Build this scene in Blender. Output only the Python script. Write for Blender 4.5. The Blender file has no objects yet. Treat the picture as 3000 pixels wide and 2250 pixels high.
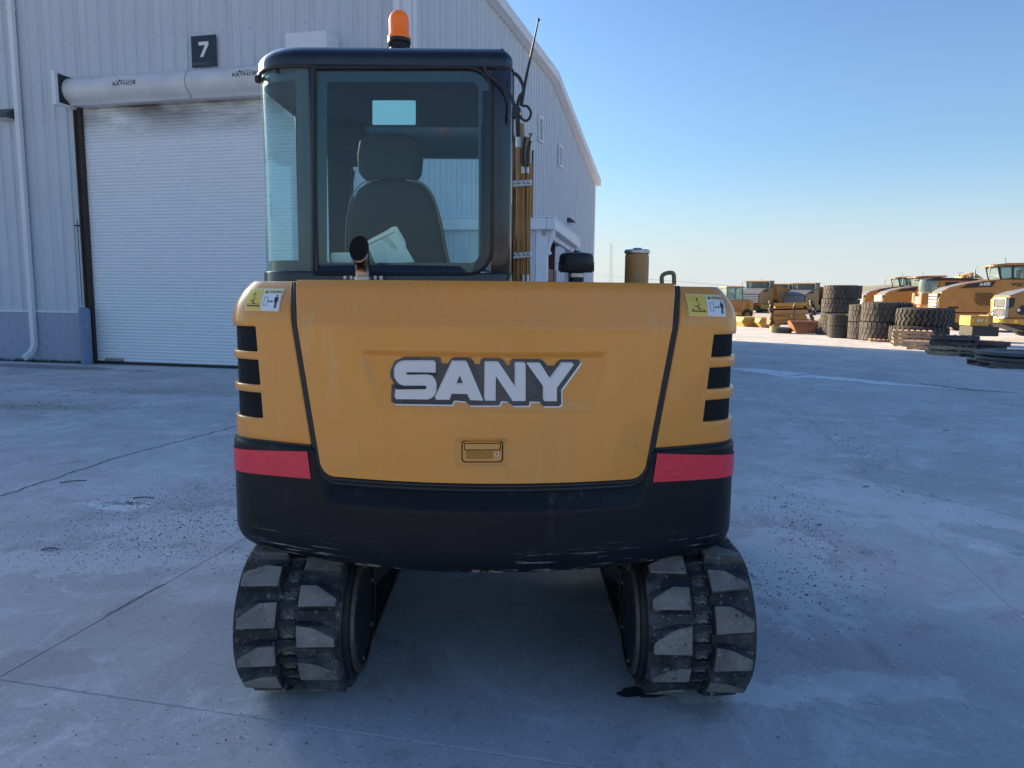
import bpy, bmesh, math, random
from mathutils import Vector, Matrix
R = math.radians
rnd = random.Random(7)
S = bpy.context.scene
COL = S.collection
# ------------------------------------------------------------------ camera
FPX, PITCH, ROLL, CAMH = 2150.0, R(7.03), R(.55), 1.65
_r, _u, _f = Vector((1, 0, 0)), Vector((0, math.sin(PITCH), math.cos(PITCH))), Vector((0, math.cos(PITCH), -math.sin(PITCH)))
CX = _r*math.cos(ROLL) + _u*math.sin(ROLL)
CY = -_r*math.sin(ROLL) + _u*math.cos(ROLL)
CAM = Vector((0, 0, CAMH))
cd = bpy.data.cameras.new('camera'); cam = bpy.data.objects.new('camera', cd); COL.objects.link(cam)
cd.sensor_width = 36; cd.lens = 36*FPX/3000; cd.clip_start = .05; cd.clip_end = 5000
cam.matrix_world = Matrix(((CX.x, CY.x, -_f.x, 0), (CX.y, CY.y, -_f.y, 0), (CX.z, CY.z, -_f.z, CAMH), (0, 0, 0, 1)))
S.camera = cam
# ------------------------------------------------------------------ world, sun, exposure
SUN_AZ, SUN_EL = -46.0, 18.8
TINT = (.525, .585, .55)
DUST, OZ, SAT, GAM, STR, EXPO = 1.4, 2.6, .86, 2.05, .06, 1.5
w = bpy.data.worlds.new('World'); S.world = w; w.use_nodes = True
nt = w.node_tree; bg = nt.nodes['Background']
sky = nt.nodes.new('ShaderNodeTexSky'); sky.sky_type = 'NISHITA'; sky.sun_disc = False
sky.sun_elevation = R(SUN_EL); sky.sun_rotation = R(SUN_AZ % 360)
sky.altitude = 200; sky.air_density = 1.0; sky.dust_density = DUST; sky.ozone_density = OZ
# deeper blue overhead, pale milky haze band low all round the horizon
hs = nt.nodes.new('ShaderNodeHueSaturation'); hs.inputs['Saturation'].default_value = SAT; hs.inputs['Hue'].default_value = .5
gm_ = nt.nodes.new('ShaderNodeGamma'); gm_.inputs[1].default_value = GAM; nt.links.new(sky.outputs[0], gm_.inputs[0]); nt.links.new(gm_.outputs[0], hs.inputs['Color'])
tc = nt.nodes.new('ShaderNodeTexCoord'); sx = nt.nodes.new('ShaderNodeSeparateXYZ'); nt.links.new(tc.outputs['Generated'], sx.inputs[0])
hz = nt.nodes.new('ShaderNodeMapRange'); hz.interpolation_type = 'SMOOTHSTEP'; hz.inputs[1].default_value = .19; hz.inputs[2].default_value = -.03; hz.inputs[3].default_value = 0; hz.inputs[4].default_value = .85; nt.links.new(sx.outputs[2], hz.inputs[0])
hm = nt.nodes.new('ShaderNodeMix'); hm.data_type = 'RGBA'; nt.links.new(hz.outputs[0], hm.inputs[0]); tn = nt.nodes.new('ShaderNodeMix'); tn.data_type = 'RGBA'; tn.blend_type = 'MULTIPLY'; tn.inputs[0].default_value = 1; nt.links.new(hs.outputs[0], tn.inputs[6]); tn.inputs[7].default_value = (*TINT, 1); # broad milky band (thin high haze) below some 35 degrees, then the dense one at the horizon, both slightly uneven
wn = nt.nodes.new('ShaderNodeTexNoise'); wn.inputs['Scale'].default_value = 1.6; wn.inputs['Detail'].default_value = 5; wm = nt.nodes.new('ShaderNodeMapping'); wm.inputs['Scale'].default_value = (1, 1, 9); nt.links.new(tc.outputs['Generated'], wm.inputs[0]); nt.links.new(wm.outputs[0], wn.inputs[0])
wr_ = nt.nodes.new('ShaderNodeMapRange'); wr_.inputs[1].default_value = .3; wr_.inputs[2].default_value = .7; wr_.inputs[3].default_value = .88; wr_.inputs[4].default_value = 1.12; nt.links.new(wn.outputs[0], wr_.inputs[0])
b2_ = nt.nodes.new('ShaderNodeMapRange'); b2_.interpolation_type = 'SMOOTHSTEP'; b2_.inputs[1].default_value = 1.3; b2_.inputs[2].default_value = .02; b2_.inputs[4].default_value = .88; nt.links.new(sx.outputs[2], b2_.inputs[0])
_k = 1/(STR*2**EXPO); m2_ = nt.nodes.new('ShaderNodeMix'); m2_.data_type = 'RGBA'; nt.links.new(b2_.outputs[0], m2_.inputs[0]); nt.links.new(tn.outputs[2], m2_.inputs[6]); 
gr_ = nt.nodes.new('ShaderNodeMapRange'); gr_.inputs[1].default_value = .08; gr_.inputs[2].default_value = .46; nt.links.new(sx.outputs[2], gr_.inputs[0])
m3_ = nt.nodes.new('ShaderNodeMix'); m3_.data_type = 'RGBA'; nt.links.new(gr_.outputs[0], m3_.inputs[0]); m3_.inputs[6].default_value = (.33*_k, .56*_k, .78*_k, 1); m3_.inputs[7].default_value = (.08*_k, .20*_k, .45*_k, 1); nt.links.new(m3_.outputs[2], m2_.inputs[7])
hw_ = nt.nodes.new('ShaderNodeMath'); hw_.operation = 'MULTIPLY'; nt.links.new(hz.outputs[0], hw_.inputs[0]); nt.links.new(wr_.outputs[0], hw_.inputs[1]); nt.links.new(hw_.outputs[0], hm.inputs[0])
nt.links.new(m2_.outputs[2], hm.inputs[6]); _k = 1/(STR*2**EXPO); hm.inputs[7].default_value = (.84*_k, .85*_k, .80*_k, 1)
nt.links.new(hm.outputs[2], bg.inputs[0]); bg.inputs[1].default_value = STR
sd = bpy.data.lights.new('sun', 'SUN'); sun = bpy.data.objects.new('sun', sd); COL.objects.link(sun)
sd.energy = 4.5; sd.angle = R(.5); sd.color = (1, .76, .50)
_s = Vector((math.sin(R(SUN_AZ))*math.cos(R(SUN_EL)), math.cos(R(SUN_AZ))*math.cos(R(SUN_EL)), math.sin(R(SUN_EL))))
sun.rotation_euler = _s.to_track_quat('Z', 'Y').to_euler(); sun.location = (-30, 30, 30)
S.view_settings.view_transform = 'Standard'; S.view_settings.look = 'None'
S.view_settings.exposure = EXPO; S.view_settings.gamma = 1
S.view_settings.use_curve_mapping = False
# ------------------------------------------------------------------ helpers
def ray(x, y):
    return _f + CX*((x-1500)/FPX) + CY*((1125-y)/FPX)
def gp(x, y, z=0.0):
    d = ray(x, y); t = (z-CAMH)/d.z; return Vector((d.x*t, d.y*t, z))
def atY(x, y, Y):
    d = ray(x, y); return CAM + d*(Y/d.y)
def proj(p):
    v = Vector(p)-CAM; z = v.dot(_f)
    return 1500+FPX*v.dot(CX)/z, 1125-FPX*v.dot(CY)/z
WL = {}
def tag(o, label=None, cat=None, group=None, kind=None):
    if label: o['label'] = label
    if cat: o['category'] = cat
    if group: o['group'] = group
    if kind: o['kind'] = kind
    return o
def empty(name, loc=(0, 0, 0), **k):
    o = bpy.data.objects.new(name, None); COL.objects.link(o); o.location = loc; o.empty_display_size = .2
    WL[o] = Vector(loc); return tag(o, **k)
def add(name, me, m, parent=None, loc=(0, 0, 0), rotz=0, **k):
    o = bpy.data.objects.new(name, me); COL.objects.link(o)
    if m is not None and not me.materials: me.materials.append(m)
    while parent is not None and parent.parent is not None and parent.parent.parent is not None: parent = parent.parent   # thing > part > sub-part, no deeper
    if parent is not None: o.parent = parent; o.location = Vector(loc)-WL[parent]
    else: o.location = loc
    o.rotation_euler = (0, 0, rotz); WL[o] = Vector(loc); return tag(o, **k)
class MB:
    def __init__(s): s.v = []; s.f = []
    def add(s, vs, fs):
        b = len(s.v); s.v += [tuple(p) for p in vs]; s.f += [tuple(i+b for i in f) for f in fs]; return s
    def box(s, c, d, M=None):
        x, y, z = d[0]/2, d[1]/2, d[2]/2
        vs = [Vector((a*x, b*y, e*z)) for a in (-1, 1) for b in (-1, 1) for e in (-1, 1)]
        if M is not None: vs = [M @ p for p in vs]
        vs = [p+Vector(c) for p in vs]
        return s.add(vs, [(0, 1, 3, 2), (4, 6, 7, 5), (0, 4, 5, 1), (2, 3, 7, 6), (0, 2, 6, 4), (1, 5, 7, 3)])
    def bb(s, a, b):
        return s.box([(p+q)/2 for p, q in zip(a, b)], [abs(q-p) for p, q in zip(a, b)])
    def bar(s, a, b, wx, wy, up=(0, 0, 1)):
        a, b = Vector(a), Vector(b); d = b-a; z = d.normalized(); u = Vector(up)
        if abs(z.dot(u)) > .95: u = Vector((0, 1, 0))
        x = u.cross(z).normalized(); y = z.cross(x)
        M = Matrix((x, y, z)).transposed(); return s.box((a+b)/2, (wx, wy, d.length), M)
    def prism(s, poly, axis, a, b):
        def P(p, t): return (t, p[0], p[1]) if axis == 'x' else ((p[0], t, p[1]) if axis == 'y' else (p[0], p[1], t))
        n = len(poly); vs = [P(p, a) for p in poly]+[P(p, b) for p in poly]
        return s.add(vs, [tuple(range(n))[::-1], tuple(range(n, 2*n))]+[(i, (i+1) % n, n+(i+1) % n, n+i) for i in range(n)])
    def loft(s, rings, caps=True, closed=True):
        n = len(rings[0]); vs = [p for r in rings for p in r]; fs = []
        for i in range(len(rings)-1):
            for j in range(n if closed else n-1):
                k = (j+1) % n; fs.append((i*n+j, i*n+k, (i+1)*n+k, (i+1)*n+j))
        if caps: fs += [tuple(range(n))[::-1], tuple(range((len(rings)-1)*n, len(rings)*n))]
        return s.add(vs, fs)
    def tube(s, pts, r, seg=10, caps=True):
        pts = [Vector(p) for p in pts]; rs = r if isinstance(r, (list, tuple)) else [r]*len(pts)
        rings = []; x = None
        for i, p in enumerate(pts):
            t = (pts[min(i+1, len(pts)-1)]-pts[max(i-1, 0)]).normalized()
            if x is None:
                a = Vector((0, 0, 1)) if abs(t.z) < .9 else Vector((1, 0, 0)); x = t.cross(a).normalized()
            else: x = (x-t*x.dot(t)).normalized()
            y = t.cross(x)
            rings.append([p+x*rs[i]*math.cos(q*2*math.pi/seg)+y*rs[i]*math.sin(q*2*math.pi/seg) for q in range(seg)])
        return s.loft(rings, caps)
    def lathe(s, prof, c=(0, 0, 0), seg=24, axis='z', caps=False):
        rings = []
        for r, h in prof:
            ring = []
            for q in range(seg):
                a = q*2*math.pi/seg; e, g = r*math.cos(a), r*math.sin(a)
                p = (e, g, h) if axis == 'z' else ((h, e, g) if axis == 'x' else (g, h, e))
                ring.append(Vector(p)+Vector(c))
            rings.append(ring)
        return s.loft(rings, caps)
    def mesh(s, name='m', smooth=0, bevel=0):
        me = bpy.data.meshes.new(name); me.from_pydata(s.v, [], s.f); me.update()
        if smooth: me.shade_smooth(); me.set_sharp_from_angle(angle=R(smooth))
        return me
    def build(s, name, m, parent=None, smooth=35, bevel=0, seg=2, fixn=True, **k):
        me = s.mesh(name, 0)
        if fixn:
            b = bmesh.new(); b.from_mesh(me); bmesh.ops.recalc_face_normals(b, faces=b.faces); b.to_mesh(me); b.free()
        if smooth: me.shade_smooth(); me.set_sharp_from_angle(angle=R(smooth))
        o = add(name, me, m, parent, **k)
        if bevel:
            bv = o.modifiers.new('bevel', 'BEVEL'); bv.width = bevel; bv.segments = seg; bv.limit_method = 'ANGLE'; bv.angle_limit = R(40)
        return o
def smoothpts(pts, n=6):
    P = [Vector(p) for p in pts]; P = [P[0]*2-P[1]]+P+[P[-1]*2-P[-2]]; out = []
    for i in range(1, len(P)-2):
        for k in range(n):
            t = k/n; a, b, c, d = P[i-1], P[i], P[i+1], P[i+2]
            out.append(.5*((2*b)+(c-a)*t+(2*a-5*b+4*c-d)*t*t+(3*b-a-3*c+d)*t**3))
    out.append(P[-2]); return out
def kids(o): return [c for c in COL.objects if c.parent == o]
def dup(o, parent=None, ch=None):
    if ch is None:
        ch = {}
        for c in COL.objects:
            if c.parent: ch.setdefault(c.parent, []).append(c)
    c = o.copy(); COL.objects.link(c); c.parent = parent
    for k in ch.get(o, []): dup(k, c, ch)
    return c
def filled(loops, cut=None):
    """2-D polygons with holes -> (verts2d, tris)"""
    cu = bpy.data.curves.new('c', 'CURVE'); cu.dimensions = '2D'; cu.fill_mode = 'BOTH'
    for lp in loops:
        sp = cu.splines.new('POLY'); sp.points.add(len(lp)-1); sp.use_cyclic_u = True
        for i, p in enumerate(lp): sp.points[i].co = (p[0], p[1], 0, 1)
    o = bpy.data.objects.new('c', cu); COL.objects.link(o); bpy.context.view_layer.update()
    me = bpy.data.meshes.new_from_object(o.evaluated_get(bpy.context.evaluated_depsgraph_get()))
    if cut:
        b = bmesh.new(); b.from_mesh(me); xs = [v.co.x for v in b.verts]; x = min(xs)+cut
        while x < max(xs):
            bmesh.ops.bisect_plane(b, geom=b.verts[:]+b.edges[:]+b.faces[:], plane_co=(x, 0, 0), plane_no=(1, 0, 0)); x += cut
        b.to_mesh(me); b.free()
    r = ([v.co.copy() for v in me.vertices], [tuple(p.vertices) for p in me.polygons])
    bpy.data.objects.remove(o); bpy.data.curves.remove(cu); bpy.data.meshes.remove(me); return r
def text2d(t, bold=0.0, shear=0, space=1.0):
    cu = bpy.data.curves.new('t', 'FONT'); cu.body = t; cu.size = 1; cu.offset = bold; cu.shear = shear
    cu.resolution_u = 3; cu.space_character = space
    o = bpy.data.objects.new('t', cu); COL.objects.link(o); bpy.context.view_layer.update()
    me = bpy.data.meshes.new_from_object(o.evaluated_get(bpy.context.evaluated_depsgraph_get()))
    vs = [v.co.copy() for v in me.vertices]; fs = [tuple(p.vertices) for p in me.polygons]
    bpy.data.objects.remove(o); bpy.data.curves.remove(cu); bpy.data.meshes.remove(me)
    x0 = min(v.x for v in vs); x1 = max(v.x for v in vs); y0 = min(v.y for v in vs); y1 = max(v.y for v in vs)
    return [((v.x-x0)/(x1-x0), (v.y-y0)/(y1-y0)) for v in vs], fs
def flat(vf, fn):
    m = MB(); m.add([fn(*p[:2]) for p in vf[0]], vf[1]); return m
# ------------------------------------------------------------------ materials
def mat(name, col, rough=.5, metal=0, coat=0, noise=None, bump=None, spec=.5, emit=None, sheen=0):
    m = bpy.data.materials.new(name); m.use_nodes = True; n = m.node_tree; b = n.nodes['Principled BSDF']
    b.inputs['Base Color'].default_value = (*col, 1); b.inputs['Roughness'].default_value = rough
    b.inputs['Metallic'].default_value = metal; b.inputs['Coat Weight'].default_value = coat; b.inputs['Coat Roughness'].default_value = .08
    b.inputs['Specular IOR Level'].default_value = spec
    L = n.links.new
    co = n.nodes.new('ShaderNodeTexCoord')
    if noise:                       # list of (scale, colour2, lo, hi, stretch, detail)
        cur = None
        for (sc, c2, lo, hi, st) in noise:
            mp = n.nodes.new('ShaderNodeMapping'); mp.inputs['Scale'].default_value = st; L(co.outputs['Object'], mp.inputs[0])
            t = n.nodes.new('ShaderNodeTexNoise'); t.inputs['Scale'].default_value = sc; t.inputs['Detail'].default_value = 6; t.inputs['Roughness'].default_value = .6
            L(mp.outputs[0], t.inputs['Vector'])
            mr = n.nodes.new('ShaderNodeMapRange'); mr.inputs[1].default_value = lo; mr.inputs[2].default_value = hi; L(t.outputs[0], mr.inputs[0])
            mx = n.nodes.new('ShaderNodeMix'); mx.data_type = 'RGBA'; L(mr.outputs[0], mx.inputs[0])
            if cur is None: mx.inputs[6].default_value = (*col, 1)
            else: L(cur, mx.inputs[6])
            mx.inputs[7].default_value = (*c2, 1); cur = mx.outputs[2]
        L(cur, b.inputs['Base Color'])
        rr = n.nodes.new('ShaderNodeMapRange'); rr.inputs[3].default_value = max(rough-.08, 0); rr.inputs[4].default_value = min(rough+.15, 1); L(t.outputs[0], rr.inputs[0]); L(rr.outputs[0], b.inputs['Roughness'])
    if bump:
        t2 = n.nodes.new('ShaderNodeTexNoise'); t2.inputs['Scale'].default_value = bump[0]; t2.inputs['Detail'].default_value = 5; L(co.outputs['Object'], t2.inputs['Vector'])
        bp = n.nodes.new('ShaderNodeBump'); bp.inputs['Strength'].default_value = bump[1]; bp.inputs['Distance'].default_value = bump[2]; L(t2.outputs[0], bp.inputs['Height']); L(bp.outputs[0], b.inputs['Normal'])
        if coat: L(bp.outputs[0], b.inputs['Coat Normal']) if bump[1] > .5 else None
    if emit: b.inputs['Emission Color'].default_value = (*emit[0], 1); b.inputs['Emission Strength'].default_value = emit[1]
    return m
def glass(name, tint, rough=.02, dirt_haze=0.0, fres=1.45):
    m = bpy.data.materials.new(name); m.use_nodes = True; n = m.node_tree; L = n.links.new
    n.nodes.remove(n.nodes['Principled BSDF']); out = n.nodes['Material Output']
    tr = n.nodes.new('ShaderNodeBsdfTransparent'); tr.inputs[0].default_value = (*tint, 1)
    gl = n.nodes.new('ShaderNodeBsdfGlossy'); gl.inputs['Roughness'].default_value = rough; gl.inputs[0].default_value = (.85, .97, 1, 1)
    fr = n.nodes.new('ShaderNodeFresnel'); fr.inputs[0].default_value = fres
    bfc = n.nodes.new('ShaderNodeNewGeometry'); im_ = n.nodes.new('ShaderNodeMapRange'); im_.inputs[3].default_value = fres; im_.inputs[4].default_value = 1/fres; L(bfc.outputs['Backfacing'], im_.inputs[0]); L(im_.outputs[0], fr.inputs[0])   # a thin pane reflects alike from both sides
    mx = n.nodes.new('ShaderNodeMixShader'); L(fr.outputs[0], mx.inputs[0]); L(tr.outputs[0], mx.inputs[1]); L(gl.outputs[0], mx.inputs[2]); cur = mx.outputs[0]
    if dirt_haze:
        df = n.nodes.new('ShaderNodeBsdfDiffuse'); df.inputs[0].default_value = (.55, .72, .75, 1)
        t = n.nodes.new('ShaderNodeTexNoise'); t.inputs['Scale'].default_value = 3; mr = n.nodes.new('ShaderNodeMapRange'); mr.inputs[3].default_value = dirt_haze*.7; mr.inputs[4].default_value = dirt_haze*1.4; L(t.outputs[0], mr.inputs[0])
        m2 = n.nodes.new('ShaderNodeMixShader'); L(mr.outputs[0], m2.inputs[0]); L(cur, m2.inputs[1]); L(df.outputs[0], m2.inputs[2]); cur = m2.outputs[0]
    L(cur, out.inputs[0]); return m
I3 = (1, 1, 1)
M = {}
M['yellow'] = mat('machine_yellow', (.76, .295, .028), .32, coat=.5, noise=[(1.3, (.66, .28, .04), .42, .72, I3), (7, (.66, .36, .12), .56, .85, (4, 4, .35)), (26, (.50, .27, .09), .64, .74, I3)], bump=(2.2, .22, .012))
M['black'] = mat('black_paint', (.004, .006, .010), .38, coat=.03, spec=.22, noise=[(2.5, (.010, .012, .016), .4, .8, I3), (14, (.035, .035, .035), .66, .9, (1, 1, .25))], bump=(160, .12, .002))
M['cabblack'] = mat('cab_black', (.010, .012, .018), .22, coat=.4, noise=[(4, (.02, .023, .03), .4, .8, (1, 1, .4))], bump=(200, .05, .001))
M['rubberseal'] = mat('seal_rubber', (.014, .015, .018), .55)
M['inner'] = mat('inner_dark', (.008, .009, .011), .8)
M['red'] = mat('red_reflector', (.80, .03, .065), .34, noise=[(30, (.60, .02, .05), .5, .7, (1, 1, 6))])
M['rubber'] = mat('track_rubber', (.016, .017, .019), .6, noise=[(8, (.095, .09, .086), .47, .66, I3), (45, (.26, .235, .20), .60, .68, I3)], bump=(60, .6, .006))
M['lug'] = mat('worn_lug_rubber', (.27, .238, .21), .85, noise=[(7, (.16, .145, .132), .42, .62, I3), (60, (.36, .33, .30), .58, .7, I3), (24, (.07, .068, .066), .60, .66, I3)], bump=(90, .6, .004))
M['steel'] = mat('worn_steel', (.30, .29, .28), .38, metal=.9, noise=[(25, (.14, .10, .08), .5, .8, I3)])
M['rim'] = mat('rusty_rim', (.17, .12, .095), .5, metal=.5, noise=[(18, (.08, .07, .065), .4, .7, I3)])
M['chrome'] = mat('pipe_steel', (.32, .29, .28), .22, metal=1, noise=[(20, (.16, .115, .10), .5, .75, I3)])
M['zinc'] = mat('zinc', (.50, .52, .55), .35, metal=.8)
M['silver'] = mat('letter_silver', (.50, .52, .56), .35, metal=.15)
M['edge'] = mat('letter_edge', (.75, .76, .76), .3)
M['letterdark'] = mat('letter_dark', (.035, .035, .04), .4, noise=[(6, (.10, .095, .095), .4, .7, I3)])
M['wheelface'] = mat('undercarriage_black', (.014, .015, .017), .5, noise=[(8, (.045, .042, .04), .5, .8, I3)], bump=(50, .3, .003))
M['glass_rear'] = glass('rear_glass', (.74, .94, .95), dirt_haze=.03)
M['glass_side'] = glass('curved_glass', (.78, .97, .96), dirt_haze=.10, fres=1.3)  # extra pale haze in the pane lightens its dark reflection
M['glass_clear'] = glass('clear_glass', (.84, .96, .96), dirt_haze=.02)
M['glass_door'] = glass('door_glass', (.80, .97, .97), dirt_haze=.02, fres=1.12)
M['glass_far'] = glass('truck_glass', (.45, .62, .60), dirt_haze=.22)
M['seat'] = mat('seat_fabric', (.030, .034, .038), .85, bump=(250, .3, .002))
M['seatpipe'] = mat('seat_piping', (.22, .23, .24), .7)
M['paper'] = mat('paper', (.80, .80, .70), .8)
M['paperline'] = mat('paper_red_line', (.45, .12, .12), .8)
M['ink'] = mat('ink', (.02, .02, .025), .6)
M['sticker'] = mat('sticker_back', (.60, .92, .95), .6, emit=None)
M['amber'] = mat('amber_lens', (.85, .17, .004), .18, coat=.4, emit=((1, .20, .005), .06))
M['blackplastic'] = mat('black_plastic', (.012, .013, .015), .45, noise=[(30, (.03, .03, .033), .5, .8, I3)])
M['hose'] = mat('hose', (.018, .019, .021), .5)
M['boom'] = mat('boom_yellow', (.46, .20, .035), .35, coat=.3, noise=[(5, (.36, .17, .05), .4, .7, (1, 1, .3))])
M['olive'] = mat('olive_handle', (.20, .17, .07), .5)
M['can'] = mat('canister_tan', (.50, .25, .07), .45)
M['decyellow'] = mat('decal_yellow', (.80, .58, .10), .5)
M['deccream'] = mat('decal_cream', (.78, .74, .45), .5)
M['decwhite'] = mat('decal_white', (.72, .78, .82), .5)
M['siding'] = mat('siding_grey', (.60, .635, .66), .42, noise=[(.7, (.54, .57, .60), .4, .7, (1, 1, .25)), (6, (.47, .49, .51), .60, .85, (1, 1, .12))])
M['trim'] = mat('trim_white', (.78, .78, .79), .45, noise=[(3, (.68, .68, .70), .5, .8, (1, 1, .3))])
M['block'] = mat('painted_block', (.40, .44, .53), .75, noise=[(3, (.37, .38, .45), .4, .7, I3)], bump=(80, .5, .004))
M['mortar'] = mat('mortar', (.36, .37, .44), .85)
M['hood'] = mat('hood_metal', (.72, .71, .70), .38, noise=[(2.2, (.62, .61, .60), .45, .7, I3)])
M['guide'] = mat('rusty_guide', (.045, .030, .026), .7, noise=[(7, (.09, .055, .045), .5, .75, (1, 1, .3))])
M['darksteel'] = mat('dark_steel', (.02, .021, .024), .6)
M['bollard'] = mat('bollard_blue_grey', (.20, .26, .38), .5, noise=[(5, (.17, .21, .30), .45, .7, I3)])
M['fixture'] = mat('fixture_bronze', (.07, .075, .085), .5)
M['lens'] = mat('fixture_lens', (.6, .62, .62), .3)
M['sign'] = mat('sign_navy', (.018, .028, .045), .4)
M['signgrey'] = mat('sign_grey', (.06, .075, .10), .4)
M['white'] = mat('white_paint', (.80, .80, .80), .5)
M['weed'] = mat('weed_green', (.05, .085, .03), .8, noise=[(30, (.12, .10, .04), .5, .7, I3)])
M['stone'] = mat('gravel', (.22, .20, .18), .9, noise=[(14, (.40, .385, .36), .45, .6, I3), (22, (.07, .06, .05), .58, .62, I3)])
M['redsteel'] = mat('primer_red_steel', (.16, .05, .045), .6)
M['oil'] = mat('oil_stain', (.05, .048, .046), .5)
M['streak'] = mat('chalk_streak', (.88, .89, .90), .9, noise=[(5, (.78, .78, .78), .45, .65, I3)])
M['streakdirt'] = mat('streak_dirt', (.22, .21, .19), .95, noise=[(6, (.33, .32, .30), .4, .6, I3)])
M['crackfill'] = mat('crack_fill', (.13, .125, .11), .95, noise=[(12, (.22, .22, .18), .5, .6, I3)])
M['truckyellow'] = mat('truck_yellow', (.44, .215, .05), .45, noise=[(1.5, (.36, .18, .05), .4, .7, I3)])
M['truckbright'] = mat('truck_orange_yellow', (.60, .31, .045), .45, noise=[(2, (.50, .26, .05), .4, .7, I3)])
M['truckorange'] = mat('truck_orange', (.46, .19, .05), .45)
M['truckgrey'] = mat('truck_grey', (.20, .21, .225), .4)
M['truckblack'] = mat('truck_black', (.02, .021, .024), .55)
M['trucklight'] = mat('truck_light_grey', (.48, .48, .47), .4)
M['tyre'] = mat('tyre_rubber', (.028, .028, .03), .8, noise=[(3, (.06, .056, .052), .4, .7, I3)])
M['tread'] = mat('tread_dusty', (.10, .092, .083), .9, noise=[(6, (.04, .039, .04), .4, .7, I3)])
M['wood'] = mat('pallet_wood', (.50, .38, .26), .85, noise=[(4, (.36, .27, .19), .4, .7, (1, 6, 1))])
M['wood_shaded'] = mat('pallet_wood_shaded', (.11, .09, .08), .85, noise=[(4, (.17, .14, .12), .4, .7, (1, 6, 1))])  # pallet wood again, with the right heap's shade put into its colour
M['disc'] = mat('grey_disc', (.11, .115, .12), .7, noise=[(3, (.17, .17, .17), .5, .7, I3)])
M['hill'] = mat('hill', (.20, .21, .15), .95, noise=[(.05, (.27, .25, .17), .4, .6, I3)])
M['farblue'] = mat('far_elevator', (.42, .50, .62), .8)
M['latt'] = mat('lattice_hazed_steel', (.50, .58, .60), .6)  # haze of distance is put into this pale colour
M['pole'] = mat('pole_wood', (.16, .15, .14), .9)
M['leafdark'] = mat('leaf_dark', (.035, .05, .02), .9, noise=[(.4, (.07, .045, .025), .45, .6, I3)])
M['coredirt'] = mat('core_dirt', (.09, .082, .075), .6, noise=[(30, (.30, .26, .22), .48, .64, I3)])
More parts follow.
